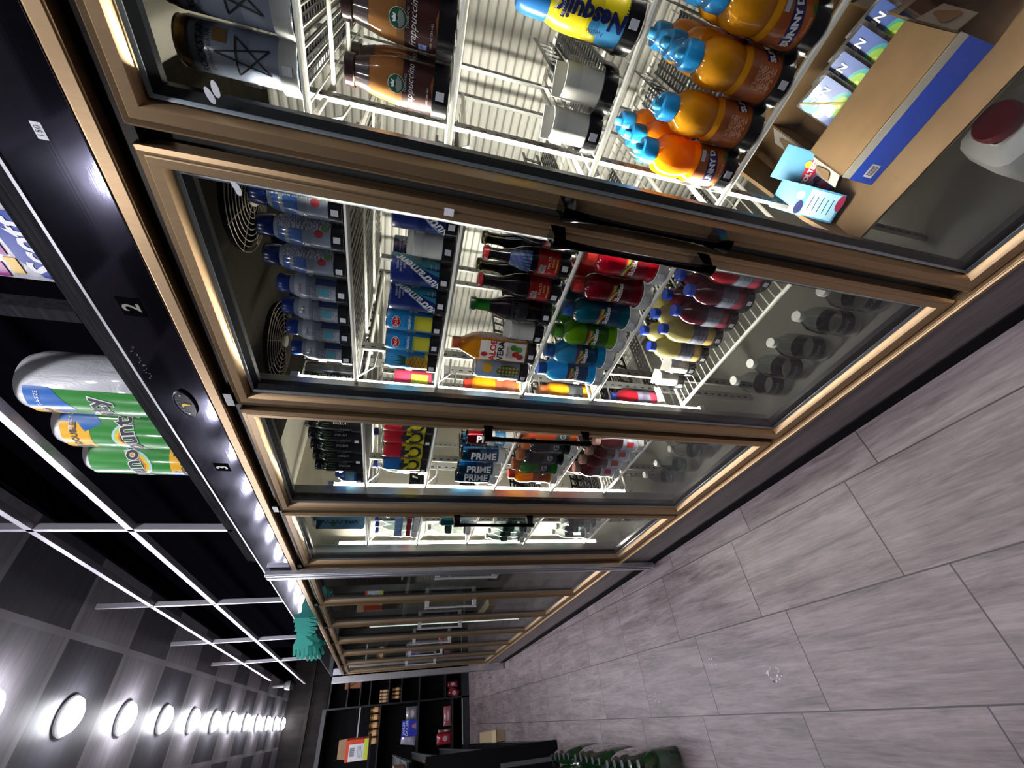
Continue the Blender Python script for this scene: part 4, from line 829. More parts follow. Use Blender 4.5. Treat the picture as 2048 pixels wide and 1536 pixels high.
bay(4, [
    dict(z=1.616, items=[('vita', 1.83), ('vita', 1.93)], lanes=False),
    dict(z=1.377, items=[('waterb', 1.78), ('waterb', 1.85), ('waterb', 1.92), ('waterb', 1.99), ('waterb', 2.065)], lip=clip),
    dict(z=1.120, items=[('teal', 1.86), ('teal', 1.935), ('waterg', 2.03)], lip=clip),
    dict(z=0.807, items=[('waterg', 1.80), ('waterg', 1.87), ('waterg', 1.94), ('waterg', 2.01), ('waterg', 2.08), ('waterg', 2.15)], lip=clip),
    dict(z=0.450, items=[('waterg', 1.87, 2), ('waterg', 1.945, 2), ('waterg', 2.02, 2), ('waterg', 2.095)], lip=clip),
    dict(z=0.174, n=5, wire=False, items=[('water2', 1.86), ('water2', 1.95)], x=0.84),
])

# ---------------------------------------------------------------- cardboard tray and juice packs low in the first bay
rk1 = [o for o in bpy.data.objects if o.name == 'shelf_rack'][0]
shelf(rk1, Y0-W+0.03, Y0-0.03, 0.508, 0.79, 1.37)
tr = thing('cardboard_tray', 'large open kraft cardboard tray on the low shelf behind the first door', 'tray', (0, 0, 0))
MB().box(0.775, 1.25, -0.285, 0.286, 0.513, 0.517).obj('tray_bottom', kraft, tr)
MB().box(1.25, 1.254, -0.285, 0.286, 0.513, 0.72).obj('tray_back', kraft, tr)
MB().add([(0.775, 0.286, 0.513), (1.254, 0.286, 0.513), (1.254, 0.290, 0.70), (0.86, 0.290, 0.60), (0.775, 0.290, 0.53), (0.775, 0.290, 0.513), (1.254, 0.294, 0.513), (1.254, 0.298, 0.70), (0.86, 0.298, 0.60), (0.775, 0.298, 0.53)], [(0, 1, 2, 3, 4), (6, 7, 8, 9, 5), (1, 6, 7, 2), (2, 7, 8, 3), (3, 8, 9, 4), (4, 9, 5, 0), (0, 5, 6, 1)]).obj('tray_side', kraft, tr)
bluep = pm('1846b8', 0.45, 0.2); tornw = mat('torn_white_board', (0.34, 0.32, 0.29), 0.7)
bx = thing('juice_pouch_box', 'open blue and white box holding four foil juice pouches in the cardboard tray', 'box', (0, 0, 0))
bz = 0.518; X0, X1, YA, YB = 0.850, 1.165, -0.060, 0.190; H = 0.085
m = MB().box(X0, X1, YA, YB, bz, bz+0.003).box(X1-0.003, X1, YA, YB, bz, bz+H+0.02).box(X0+0.001, X0+0.004, YA, YB, bz, bz+H).box(X0, X1, YA, YA+0.003, bz, bz+H).box(X0, X1, YB-0.003, YB, bz, bz+H)
m.obj('box_walls', kraft, bx)
o = MB().box(X0-0.0008, X0+0.001, YA, YB, bz, bz+H*0.76, 0).box(X0-0.0008, X0+0.001, YA, YB, bz+H*0.76, bz+H, 1).obj('printed_front', [bluep, tornw], bx)
t = MB()
for i in range(9): t.box(X0-0.0016, X0-0.0012, YB-0.034+0.0022*i, YB-0.033+0.0022*i, bz+0.02, bz+0.036, 1)
t.box(X0-0.0012, X0-0.0008, YB-0.037, YB-0.011, bz+0.017, bz+0.039, 0); t.obj('barcode', [white, ink], o)
MB().box(X0, X0+0.10, YB-0.0005, YB+0.001, bz, bz+H*0.7, 0).obj('printed_end', [bluep], bx)
# torn top flaps: long one folded over the front, two short ends
MB().add([(X0, YA+0.004, bz+H), (X0, YB-0.004, bz+H), (X0+0.118, YB-0.006, bz+H+0.008), (X0+0.118, YA+0.006, bz+H+0.008), (X0, YA+0.004, bz+H+0.003), (X0, YB-0.004, bz+H+0.003), (X0+0.118, YB-0.006, bz+H+0.011), (X0+0.118, YA+0.006, bz+H+0.011)], [(0, 3, 2, 1), (4, 5, 6, 7), (0, 1, 5, 4), (1, 2, 6, 5), (2, 3, 7, 6), (3, 0, 4, 7)]).obj('front_flap', kraft, bx)
for nm, y, sg in (('end_flap', YB, 1), ('end_flap', YA, -1)):
    for xa, xb in ((X0+0.008, X0+0.108), (X0+0.155, X1-0.02)):
        pts = [(xa, y, bz+H), (xb, y, bz+H), (xb-0.008, y+sg*0.030, bz+H-0.026), (xa+0.012, y+sg*0.028, bz+H-0.026)]
        f = MB().add([Vector(p) for p in pts]+[Vector(p)+Vector((0, 0, 0.002)) for p in pts], [(0, 3, 2, 1), (4, 5, 6, 7), (0, 1, 5, 4), (1, 2, 6, 5), (2, 3, 7, 6), (3, 0, 4, 7)]).obj(nm, tornw, bx)
        ks = []; n = 14; cx, cy, cz = (xa+xb)/2, y+sg*0.015, bz+H-0.0075
        for i in range(n):
            a = 2*PI*i/n; q = 1+0.25*math.sin(3*a+xa*90); ks.append((cx+0.026*q*math.cos(a), cy+0.009*q*math.sin(a), cz-sg*0.009*q*math.sin(a)*0.85+0.0012))
        MB().add(ks+[(k[0], k[1], k[2]+0.0006) for k in ks], [tuple(range(n-1, -1, -1)), tuple(range(n, 2*n))]+[(i, (i+1) % n, (i+1) % n+n, i+n) for i in range(n)]).obj('torn_patch', kraft, f)
def pillow(mb, w_, h, t, M, mi=0, n=10, gus=0.0):
    vs = []; fs = []
    for sd in (1, -1):
        for j in range(n+1):
            for i in range(n+1):
                u = -1+2*i/n; v = -1+2*j/n; b = (1-u**4)*(1-max(v, -1)**6 if v > 0 else (1-gus*0)*(1-v**8 if gus == 0 else 1.0))
                vs.append((u*w_/2, v*h/2, sd*(t/2)*max(b, 0)+sd*0.0006))
    k = (n+1)*(n+1)
    for sd in (0, 1):
        for j in range(n):
            for i in range(n):
                q = (sd*k+j*(n+1)+i, sd*k+j*(n+1)+i+1, sd*k+(j+1)*(n+1)+i+1, sd*k+(j+1)*(n+1)+i); fs.append(q if sd == 0 else q[::-1])
    per = [i for i in range(n+1)]+[(j*(n+1)+n) for j in range(1, n+1)]+[n*(n+1)+i for i in range(n-1, -1, -1)]+[j*(n+1) for j in range(n-1, 0, -1)]
    for a, b in zip(per, per[1:]+per[:1]): fs.append((a, a+k, b+k, b))
    return mb.add(vs, fs, mi, True, M)
foil = mat('crinkled_foil', (0.72, 0.72, 0.74), 0.22, 0.9); bump(foil, noise(foil, 40, objco(foil), 4), 0.6, 0.004)
for i, (y, nm) in enumerate(((-0.036, 'farthest back under the others'), (0.008, 'third from the front of the row'), (0.052, 'second from the front of the row'), (0.096, 'on top at the near end of row'))):
    c = Vector((1.035-0.004*i, y, bz+0.060+0.006*i)); M = plane_mx(c, (-0.30, -0.95, 0.02), (0.55, -0.16, 0.80))
    yd = Vector((0.55, -0.16, 0.80)); xd = Vector((-0.30, -0.95, 0.02)); xd = (xd-yd*xd.dot(yd)/yd.length_squared).normalized(); M = plane_mx(c, xd, yd.normalized())
    t = thing('juice_pouch', 'silver foil juice pouch with green fruit picture, %s' % nm, 'pouch', (0, 0, 0), 0, 'foil juice pouches in the blue box')
    b = pillow(MB(), 0.082, 0.115, 0.016, M).obj('pouch_body', foil, t)
    l = MB(); T_ = lambda x, y_, z: M @ Matrix.Translation((x, y_, z))
    def g2(g, mi, x, y_, z): l.add([(p[0], p[1], 0) for p in g[0]], g[1], mi, False, T_(x, y_, z))
    g2(rect_geo(0.070, 0.088), 0, 0, 0.008, 0.0094); g2(disc_geo(0.015, 16, 0.020), 1, -0.022, 0.034, 0.0100); g2(disc_geo(0.027, 22, 0.021), 2, 0.006, -0.014, 0.0100); g2(disc_geo(0.020, 22, 0.016), 3, 0.004, -0.014, 0.0105)
    g2(disc_geo(0.005, 12, 0.016), 4, -0.008, 0.008, 0.0108); g2(disc_geo(0.014, 16, 0.014), 5, -0.022, 0.010, 0.0099); g2(disc_geo(0.006, 12, 0.005), 6, 0.004, -0.014, 0.0110)
    lb = l.obj('label', [pm('2f4f98'), pm('4a90c8'), pm('2a9a98'), pm('86b82c'), pm('7c1e3c'), pm('a8a88a'), pm('c4d858')], b)
    q = MB(); flat_text(q, 'SUN', 0.021, T_(0.0, 0.030, 0.0112), 0, bold=0.0006); q.obj('lettering', white, lb)
    if i == 3: MB().tube([M @ Vector((-0.030, 0.055, 0.011)), M @ Vector((0.035, -0.055, 0.012))], 0.0022, 6).obj('straw', pm('c89a1c'), b)
# two small sky blue juice packs standing on the tray
def jpack(x, y, rz, label, name, face):
    t = thing(name, label, 'juice pack', (x, y, 0.5175+0.022*0.42*1.25), rz); t.rotation_euler = (0, 0.42, rz); t.scale = (1.25, 1.25, 1.25)
    if face:
        w0, d0, h = 0.058, 0.020, 0.105
        vs = [(-d0, -w0/2, 0), (d0, -w0/2, 0), (d0, w0/2, 0), (-d0, w0/2, 0), (-d0*0.8, -w0/2, h*0.65), (d0*0.8, -w0/2, h*0.65), (d0*0.8, w0/2, h*0.65), (-d0*0.8, w0/2, h*0.65), (-0.001, -w0/2, h), (0.001, -w0/2, h), (0.001, w0/2, h), (-0.001, w0/2, h)]
    else:
        w0, d0, h = 0.050, 0.024, 0.110
        vs = [(-d0, -w0/2, 0), (d0, -w0/2, 0), (d0, w0/2, 0), (-d0, w0/2, 0), (-d0, -w0/2, h*0.72), (d0, -w0/2, h*0.72), (d0, w0/2, h*0.72), (-d0, w0/2, h*0.72), (-0.001, -w0/2, h), (0.001, -w0/2, h), (0.001, w0/2, h), (-0.001, w0/2, h)]
    fs = [(0, 3, 2, 1), (0, 1, 5, 4), (1, 2, 6, 5), (2, 3, 7, 6), (3, 0, 4, 7), (4, 5, 9, 8), (5, 6, 10, 9), (6, 7, 11, 10), (7, 4, 8, 11), (8, 9, 10, 11)]
    b = MB().add(vs, fs).obj('pack_body', pm('4a88b0', 0.4, 0.3), t)
    A = Vector((-d0-0.0008, 0, 0)); B = Vector((-d0*(0.8 if face else 1)-0.0008, 0, h*0.66)); yd = (B-A).normalized(); M = plane_mx(A, (0, -1, 0), yd)
    l = MB(); T_ = lambda x, y_, z: M @ Matrix.Translation((x, y_, z))
    def g2(g, mi, x, y_, z): l.add([(p[0], p[1], 0) for p in g[0]], g[1], mi, False, T_(x, y_, z))
    if face:
        g2(rect_geo(0.056, 0.040), 0, 0, 0.021, 0.0001)
        for i, (px, py, c) in enumerate(((-0.018, 0.012, 1), (0.012, 0.010, 2), (0.0, 0.022, 3), (0.018, 0.026, 1), (-0.010, 0.030, 2), (0.022, 0.008, 1), (-0.022, 0.028, 2), (0.004, 0.006, 1))): g2(disc_geo(0.0065, 10), c, px, py, 0.0004+0.0001*i)
        g2(disc_geo(0.022, 20, 0.010), 1, 0, 0.049, 0.0014); g2(disc_geo(0.006, 14), 4, 0.008, 0.058, 0.0017)
        lb = l.obj('label', [pm('8a6a9a'), pm('d02c4c'), pm('2a2440'), pm('d88a34'), pm('f0d83a')], b)
        q = MB(); flat_text(q, 'TOLTECO', 0.0115, T_(0, 0.0485, 0.0022), 0, bold=0.0006); q.obj('lettering', white, lb)
    else:
        g2(rect_geo(0.044, 0.056), 0, 0, 0.032, 0.0001); g2(disc_geo(0.012, 16, 0.007), 2, -0.012, 0.068, 0.0004); g2(disc_geo(0.014, 16, 0.006), 1, 0.010, 0.004, 0.0005)
        for i in range(5): g2(rect_geo(0.026-0.002*(i % 2), 0.0014), 2, 0, 0.016+0.009*i, 0.0005)
        g2(disc_geo(0.007, 16), 3, 0.008, 0.074, 0.0006)
        l.obj('label', [pm('9cc8de'), pm('8a2a48'), pm('20244c'), white], b)
jpack(0.945, 0.216, 0.16, 'sky blue juice pack with red berries beside the blue box', 'juice_pack', True)
jpack(0.880, 0.262, 0.25, 'sky blue juice pack turned sideways near the tray corner', 'juice_pack', False)
t = thing('milk_jug', 'white plastic jug with wide dark red cap on the cooler deck', 'jug', (0.855, 0.030, 0.174))
MB().lathe([(0, 0), (0.068, 0.0), (0.075, 0.01), (0.075, 0.11), (0.066, 0.145), (0.036, 0.165), (0.034, 0.172)], 28, sq=5).obj('jug_body', mat('milk_white', (0.72, 0.72, 0.70), 0.35), t)
MB().lathe([(0.035, 0.170), (0.038, 0.172), (0.038, 0.190), (0.035, 0.194), (0, 0.194)], 26).obj('jug_cap', pm('7c1428', 0.4, 0.3), t)
t = thing('fruit_bag', 'dark plastic bag of oranges at the near end of the cardboard tray', 'bag', (0.98, -0.20, 0.518))
mbg = MB()
for (x, y, z, r) in ((0, 0.02, 0.05, 0.05), (-0.07, 0.03, 0.045, 0.045), (0.06, -0.02, 0.05, 0.05), (-0.02, -0.06, 0.05, 0.05), (-0.01, 0.0, 0.12, 0.045)):
    mbg.lathe([(r*math.sin(PI*k/8), z-r*math.cos(PI*k/8)) for k in range(9)], 16, c=(x, y, 0))
mbg.obj('oranges', pm('d8641a', 0.5, 0.2), t)
MB().lathe([(0.10, 0.0), (0.115, 0.04), (0.10, 0.11), (0.05, 0.19), (0.015, 0.21), (0.03, 0.24)], 20).obj('plastic_bag', film, t)

# ---------------------------------------------------------------- paper goods standing in the overhead rack
towelw = mat('wrapped_paper_white', (0.60, 0.60, 0.63), 0.28, 0, 0.7); bump(towelw, noise(towelw, 26, objco(towelw, (1, 1, .5)), 5, 0.6, 1.2), 0.7, 0.006)
def towel(x, y, rz, label, flip=False):
    t = thing('paper_towel_roll', label, 'paper towel roll', (x, y, 2.064), rz, 'wrapped paper towel rolls in the overhead rack'); r = 0.078; h = 0.335
    pr = [(0, 0.002), (r*0.6, 0.004), (r*0.92, 0.010), (r, 0.030), (r, h-0.035), (r*0.88, h-0.010), (r*0.45, h-0.002), (r*0.15, h+0.004), (0, h+0.003)]
    b = MB().lathe(pr, 34).obj('roll_body', towelw, t); rf = prof_r(pr); l = MB()
    G = lambda g, mi, z, rot=0, off=0, lift=0.001: wrap_geo(l, g[0], g[1], r, z, rot, off, mi, lift)
    a0 = -95; f = -1 if flip else 1; mid = h/2; Z = lambda z: mid+f*(z-mid)
    l.lathe([(r+0.0006, min(Z(0.03), Z(0.25))), (r+0.0006, max(Z(0.03), Z(0.25)))], 30, 0, PI+math.radians(-70), PI+math.radians(75))
    l.lathe([(r+0.0010, min(Z(0.25), Z(0.30))), (r+0.0010, max(Z(0.25), Z(0.30)))], 30, 1, PI+math.radians(32 if f > 0 else -78), PI+math.radians(78 if f > 0 else -32))
    l.lathe([(r+0.0010, min(Z(0.235), Z(0.30))), (r+0.0010, max(Z(0.235), Z(0.30)))], 30, 2, PI+math.radians(-75 if f > 0 else -32), PI+math.radians(32 if f > 0 else 75))
    G(rect_geo(0.075, 0.045), 1, Z(0.245), 32*f, 0.062*f, 0.0012)
    for i, (c, q) in enumerate(((3, 0.052), (4, 0.047), (5, 0.042), (6, 0.037))): G(arc_geo(q-0.005, q, 20, 200), c, Z(0.135), 180*(f < 0), 0, 0.0013+0.0001*i)
    l.box(-r-0.002, -r-0.0015, 0.02, 0.021, 0.29, 0.291, 0)
    lb = l.obj('label', [pm('2f8a34', 0.3, 0.8), pm('2468b8', 0.3, 0.8), pm('f0b428', 0.3, 0.8), pm('b8d8e8'), pm('c8d850'), pm('e8c23a'), pm('e07a2c')], b)
    q = MB(); rot = 8 if not flip else 188
    wrap_text(q, 'Bounty', 0.062, r, Z(0.150), rot, 0, 0, 0.0020, bold=0.0035); wrap_text(q, 'Bounty', 0.062, r, Z(0.150), rot, 0, 1, 0.0028, bold=0.0012)
    wrap_text(q, '2', 0.052, r, Z(0.262), 180*flip, -0.048*f, 1, 0.0020, bold=0.001); wrap_text(q, 'DOUBLE', 0.020, r, Z(0.270), 180*flip, 0.006*f, 1, 0.0020, bold=0.0006)
    wrap_text(q, 'SELECT-A-SIZE', 0.012, r, Z(0.275), 180*flip, 0.060*f, 0, 0.0020)
    q.obj('lettering', [white, ink], lb)
towel(0.792, 1.045, -0.62, 'wrapped paper towel roll showing mostly white side, nearest of three')
towel(0.790, 1.205, 0.30, 'wrapped green and orange paper towel roll, middle of three')
towel(0.792, 1.365, 0.35, 'wrapped paper towel roll set upside down, farthest of three', True)
t = thing('toilet_paper_pack', 'white plastic pack of toilet rolls with blue lettering in overhead rack', 'toilet paper pack', (0.86, 0.425, 2.064))
wp = mat('wrapped_pack_white', (0.62, 0.60, 0.66), 0.25, 0, 0.7); bump(wp, noise(wp, 18, objco(wp), 5, 0.6, 1.0), 0.6, 0.006)
pk = MB()
for iy in range(4):
    for ix in range(2):
        for iz in range(2): pk.lathe([(0, 0.0+0.11*iz), (0.055, 0.004+0.11*iz), (0.060, 0.015+0.11*iz), (0.060, 0.10+0.11*iz), (0.055, 0.11+0.11*iz), (0, 0.112+0.11*iz)], 18, c=(-0.06+0.12*ix, -0.185+0.123*iy, 0))
pkb = pk.obj('wrapped_rolls', wp, t)
l = MB(); 
def pf(y0, y1, z0, z1, mi): l.box(-0.1232, -0.1218, y0, y1, z0, z1, mi)
l.box(-0.1216, -0.05, -0.235, 0.235, 0.006, 0.222, 0)
l.poly([(0.235, 0.055), (0.225, 0.095), (0.19, 0.118), (0.09, 0.124), (0.09, 0.050)], 'x', -0.1236, -0.1220, 1)
pf(0.150, 0.182, 0.130, 0.152, 2); pf(0.200, 0.232, 0.148, 0.175, 2); pf(0.188, 0.222, 0.122, 0.140, 3)
lb = l.obj('printed_wrap', [wp, pm('2240a0', 0.3, 0.6), pm('a03c8c', 0.3, 0.6), pm('e8b83a', 0.3, 0.6)], pkb)
q = MB(); M = plane_mx((-0.1244, 0.163, 0.088), (0, -1, 0.06), (0, 0.06, 1)); flat_text(q, 'Scott', 0.056, M, 0, bold=0.0018, shear=0.2); q.obj('lettering', white, lb)

# ---------------------------------------------------------------- teal foam hands draped over the rail
teal = mat('teal_foam', lin('35a597'), 0.6)
def hand_pts():
    pts = [(-0.022, 0)]
    pts += [(-0.024, 0.03), (-0.044, 0.052), (-0.060, 0.066), (-0.054, 0.076), (-0.038, 0.072)]
    for i in range(4):
        x = -0.034+0.019*i; L_ = (0.118, 0.130, 0.124, 0.106)[i]; pts += [(x, 0.078), (x-0.001, L_-0.005), (x+0.003, L_), (x+0.009, L_), (x+0.013, L_-0.005), (x+0.0135, 0.080)]
    return pts+[(0.038, 0.06), (0.024, 0.03), (0.022, 0)]
def hands(n, base, ydir, xdir, step, word, sc=1.0):
    yd = Vector(ydir).normalized(); xd = Vector(xdir); xd = (xd-yd*xd.dot(yd)).normalized()
    for i in range(n):
        o = Vector(base)+Vector(step)*i; M = plane_mx(o, xd, yd) @ Matrix.Rotation(math.radians((-8, 5, -3, 9, 2)[i]), 4, 'Z')
        p = [(a*sc, b*sc) for a, b in hand_pts()]
        ob = MB().poly(p, 'z', -0.002, 0.002, 0, M).obj('foam_hand', teal)
        tag(ob, 'teal hand-shaped foam piece, %s, %s from front' % (word, ORD[i]), 'foam hand', 'teal foam hands draped over the rack rail')
hands(3, (0.668, 3.17, 2.045), (-0.12, 0.02, -1), (-1, 0.15, 0), (-0.012, 0.07, 0.004), 'fingers hanging straight down', 1.05)
hands(4, (0.628, 3.36, 2.02), (-1, 0.05, -0.30), (-0.3, 0.1, 1), (0.0, 0.05, -0.016), 'fingers pointing into the aisle', 1.25)

# ---------------------------------------------------------------- far end shelving and its goods
eu = thing('end_wall_shelving', 'tall black shelving unit across the far end of the aisle', 'shelving', (0, 0, 0))
EY = 8.85
MB().box(-0.35, 1.25, EY+0.42, EY+0.45, 0.0, 2.36).obj('back_board', matteblack, eu)
MB().box(-0.35, 1.25, EY, EY+0.45, 0.0, 0.13).obj('base_deck', black, eu)
for x in (-0.36, 0.525, 1.25): MB().box(x-0.012, x+0.012, EY, EY+0.45, 0, 2.36).obj('side_panel', black, eu)
for z in (2.28, 2.00, 1.80, 1.645, 1.345, 1.14, 0.84, 0.40): MB().box(0.537, 1.238, EY+(0.0 if z < 2.1 else 0.1), EY+0.42, z, z+0.018).obj('shelf_board', mat('dark_shelf', (0.008, 0.008, 0.010), 0.5), eu)
for z in (1.455, 0.84, 0.275): MB().box(-0.348, 0.513, EY, EY+0.42, z, z+0.018).obj('shelf_board', mat('dark_shelf', (0.008, 0.008, 0.010), 0.5), eu)
MB().box(-0.348, 0.513, EY-0.005, EY+0.42, 2.30, 2.36).obj('header_board', mat('dark_header', (0.03, 0.03, 0.034), 0.5), eu)
MB().box(0.0, 0.513, EY-0.008, EY-0.002, 1.775, 1.795).obj('label_strip', mat('worn_strip', (0.35, 0.35, 0.36), 0.5), eu)
MB().box(-0.1, 0.50, EY-0.008, EY-0.002, 0.115, 0.13).obj('label_strip', mat('worn_strip', (0.35, 0.35, 0.36), 0.5), eu)
amber = pm('7a4a1c', 0.25, 0.6); tan = pm('c8a47a', 0.4, 0.3)
def jar(x, z, r, h, body, lid, label, grp, y=EY+0.06):
    t = thing('candy_jar', label, 'jar', (x, y, z), 0, grp)
    MB().lathe([(0, 0), (r*0.9, 0), (r, h*0.1), (r, h*0.7), (r*0.8, h*0.8)], 14).obj('jar_body', body, t); MB().lathe([(r*0.85, h*0.78), (r*0.9, h*0.8), (r*0.9, h), (0, h)], 14).obj('jar_lid', lid, t)
    MB().lathe([(r+0.001, h*0.2), (r+0.001, h*0.6)], 10, 0, PI*1.2, PI*1.8).obj('jar_label', tan, t)
for i in range(5): jar(0.47-0.098*i, 1.474, 0.043, 0.145, amber, goldfoil, 'amber jar with gold lid, %s from the cooler side, left end shelf' % ORD[i], 'amber jars on the left end shelf')
for i in range(4): jar(0.71-0.046*i, 1.364, 0.021, 0.135, pm('8a6a4c'), tan, 'small tan jar, %s from the cooler side, right end shelf' % ORD[i], 'small tan jars on the right end shelf')
for i in range(3): jar(0.72-0.055*i, 1.159, 0.026, 0.14, pm('5c3410'), amber, 'small dark amber jar, %s from cooler side, below tan jars' % ORD[i], 'dark amber jars on the right end shelf')
def bag(x, z, w_, h, col, label, rot=0, y=EY+0.10, name='snack_bag'):
    t = thing(name, label, 'bag', (x, y, z+h/2)); m = mat('bag_'+col, lin(col), 0.25, 0, 0.7)
    M = Matrix.Rotation(math.radians(rot), 4, 'Y') @ plane_mx((0, 0, 0), (1, 0, 0), (0, 0, 1))
    b = pillow(MB(), w_, h, 0.05, M).obj('bag_body', m, t)
    MB().add([(p[0], p[1]-h*0.05, 0.029) for p in disc_geo(w_*0.26, 14, h*0.16)[0]], [tuple(range(14))], 0, False, M).obj('bag_emblem', pm('b8a0a4'), b)
bag(0.72, 0.185, 0.09, 0.20, '8a3444', 'dark red snack bag beside the tilted one, right end shelf')
bag(0.60, 0.160, 0.13, 0.20, '8c2834', 'dark red snack bag tilted over, right end shelf', 25)
bag(0.29, 0.295, 0.26, 0.13, 'a05a66', 'long pinkish red bag on the lowest left end shelf')
bag(0.10, 0.293, 0.05, 0.22, '6a4a3c', 'narrow brown bag between pink and red bags')
bag(0.00, 0.293, 0.14, 0.24, 'a82438', 'shiny bright red bag at left on the lowest shelf')
bag(0.37, 0.86, 0.19, 0.19, '6e7278', 'clear grey plastic bag beside the blue box')
bag(0.06, 0.86, 0.16, 0.24, '9a98ac', 'pale grey pouch poking out behind the blue box', 8, EY+0.22)
t = thing('blue_box', 'dark blue printed box with white lettering on the end shelving', 'box', (0.185, EY+0.07, 0.859))
b = MB().box(-0.105, 0.105, -0.045, 0.045, 0, 0.245).obj('box_body', pm('1c2a9c', 0.4, 0.4), t, 0.003)
q = MB(); F2 = lambda x, z: plane_mx((x, -0.0462, z), (1, 0, 0), (0, 0, 1)); flat_text(q, 'OOLEN', 0.058, F2(0.0, 0.165), 0, bold=0.0015); flat_text(q, 'JANUM', 0.05, F2(0.0, 0.215), 0, bold=0.0015); q.obj('lettering', pm('b8c0ec'), b)
MB().poly([(-0.02, 0.02), (0.06, 0.02), (0.03, 0.09), (0.01, 0.09)], 'y', -0.0466, -0.0455).obj('box_picture', pm('9a6a70'), b)
t = thing('cardboard_carton', 'small brown carton with curved black arrow mark on the end shelving', 'carton', (0.875, EY+0.12, 1.819))
b = MB().box(-0.09, 0.09, -0.09, 0.09, 0, 0.25).obj('carton_body', pm('8a5638', 0.7, 0), t, 0.003)
MB().tube([(-0.06+0.012*i, -0.091, 0.16-0.09*math.sin(PI*i/10)) for i in range(11)], 0.005, 6).poly([(0.035, 0.13), (0.070, 0.18), (0.080, 0.14)], 'y', -0.094, -0.090).obj('curved_arrow', ink, b)
# planks on the end wall over the shelving
for i, z in enumerate((2.62, )):
    struct(MB().box(-2.8, 2.2, 9.32, 9.35, z, z+0.05), 'trim_1', mat('plank_trim', (0.02, 0.018, 0.016), 0.8, spec=0.1))
t = thing('dome_camera', 'grey dome security camera hanging near the far ceiling', 'camera', (0.80, 7.9, CZ))
MB().lathe([(0.02, 0), (0.02, -0.14), (0.05, -0.16), (0.06, -0.2), (0.06, -0.23)], 18).obj('camera_mount', mat('camera_grey', (0.2, 0.2, 0.2), 0.4), t)
MB().lathe([(0.058, -0.23), (0.05, -0.27), (0.02, -0.295), (0, -0.30)], 18).obj('camera_dome', black, t)

# ---------------------------------------------------------------- gondola shelving on the left
def gondola(name, label, x0, x1, y0, y1, h, levels):
    g = thing(name, label, 'shelving', (0, 0, 0))
    MB().box((x0+x1)/2-0.015, (x0+x1)/2+0.015, y0, y1, 0, h).obj('back_panel', matteblack, g)
    MB().box(x0, x1, y0, y1, 0, 0.14).obj('base_deck', black, g)
    MB().box(x0, x1, y0-0.018, y0, 0, h*0.72).box((x0+x1)/2-0.1, (x0+x1)/2+0.1, y0-0.018, y0, h*0.72, h).obj('end_panel', matteblack, g)
    for xs in (x0+0.10, x1-0.13): MB().box(xs, xs+0.03, y0-0.024, y0-0.018, 0.0, 0.50).obj('end_strip', mat('strip_grey', (0.10, 0.10, 0.10), 0.5), g)
    for z in levels:
        MB().box(x0+0.02, x1-0.02, y0, y1, z, z+0.02).obj('shelf_board', mat('dark_shelf', (0.008, 0.008, 0.010), 0.5), g)
        MB().box(x1-0.02, x1-0.012, y0, y1, z-0.01, z+0.03).obj('price_rail', mat('rail_green_grey', (0.07, 0.085, 0.08), 0.35), g)
    return g
gondola('gondola_shelving', 'black double sided shelving at the left beyond the green bottle packs', -1.0, -0.095, 4.42, 8.2, 1.52, (0.55, 0.95, 1.22))
refl_blocker = gondola('gondola_shelving', 'added black shelving, unseen at left, blocking floor reflections in the door glass', -1.45, -0.46, -1.6, 2.1, 1.5, (0.55, 0.95, 1.22))  # added out of view to keep floor reflections off the cooler glass
t = thing('orange_carton', 'open orange red carton with barcode label on the left shelving top', 'carton', (0.0, 5.85, 1.555), -0.08)
w2, hh = 0.085, 0.22
b = MB().box(-w2, w2, -0.06, -0.057, 0, hh).box(-w2, w2, 0.157, 0.16, 0, hh).box(-w2, -w2+0.003, -0.06, 0.16, 0, hh).box(w2-0.003, w2, -0.06, 0.16, 0, hh).box(-w2, w2, -0.06, 0.16, 0, 0.003).obj('carton_body', pm('d84420', 0.5, 0.3), t)
MB().add([(-w2, 0.16, hh), (w2, 0.16, hh), (w2-0.01, 0.20, hh+0.09), (-w2+0.01, 0.20, hh+0.09), (-w2, 0.163, hh), (w2, 0.163, hh), (w2-0.01, 0.203, hh+0.09), (-w2+0.01, 0.203, hh+0.09)], [(0, 1, 2, 3), (4, 7, 6, 5), (0, 4, 5, 1), (1, 5, 6, 2), (2, 6, 7, 3), (3, 7, 4, 0)]).obj('open_flap', kraft, t)
l = MB().box(-w2+0.002, w2*0.55, -0.0612, -0.0602, 0.045, hh-0.03, 0).box(-w2+0.002, w2-0.002, -0.0612, -0.0602, 0.004, 0.045, 1)
for i in range(10): l.box(-0.045+0.007*i, -0.041+0.007*i, -0.0618, -0.0613, hh-0.085, hh-0.04, 2)
for i in range(4): l.box(-0.06, 0.03, -0.0618, -0.0613, 0.06+0.014*i, 0.063+0.014*i, 2)
l.obj('shipping_label', [paper, pm('c8d84a'), ink], b)
MB().box(-0.46, 0.115, 5.76, 6.06, 1.540, 1.555).box(-0.46, -0.40, 5.76, 6.06, 1.52, 1.540).obj('top_tray', black, [o for o in bpy.data.objects if o.name == 'gondola_shelving'][0])
bag(0.045, 1.555, 0.10, 0.15, 'b8742c', 'orange and red snack pack beside the open orange carton', 0, 6.03)
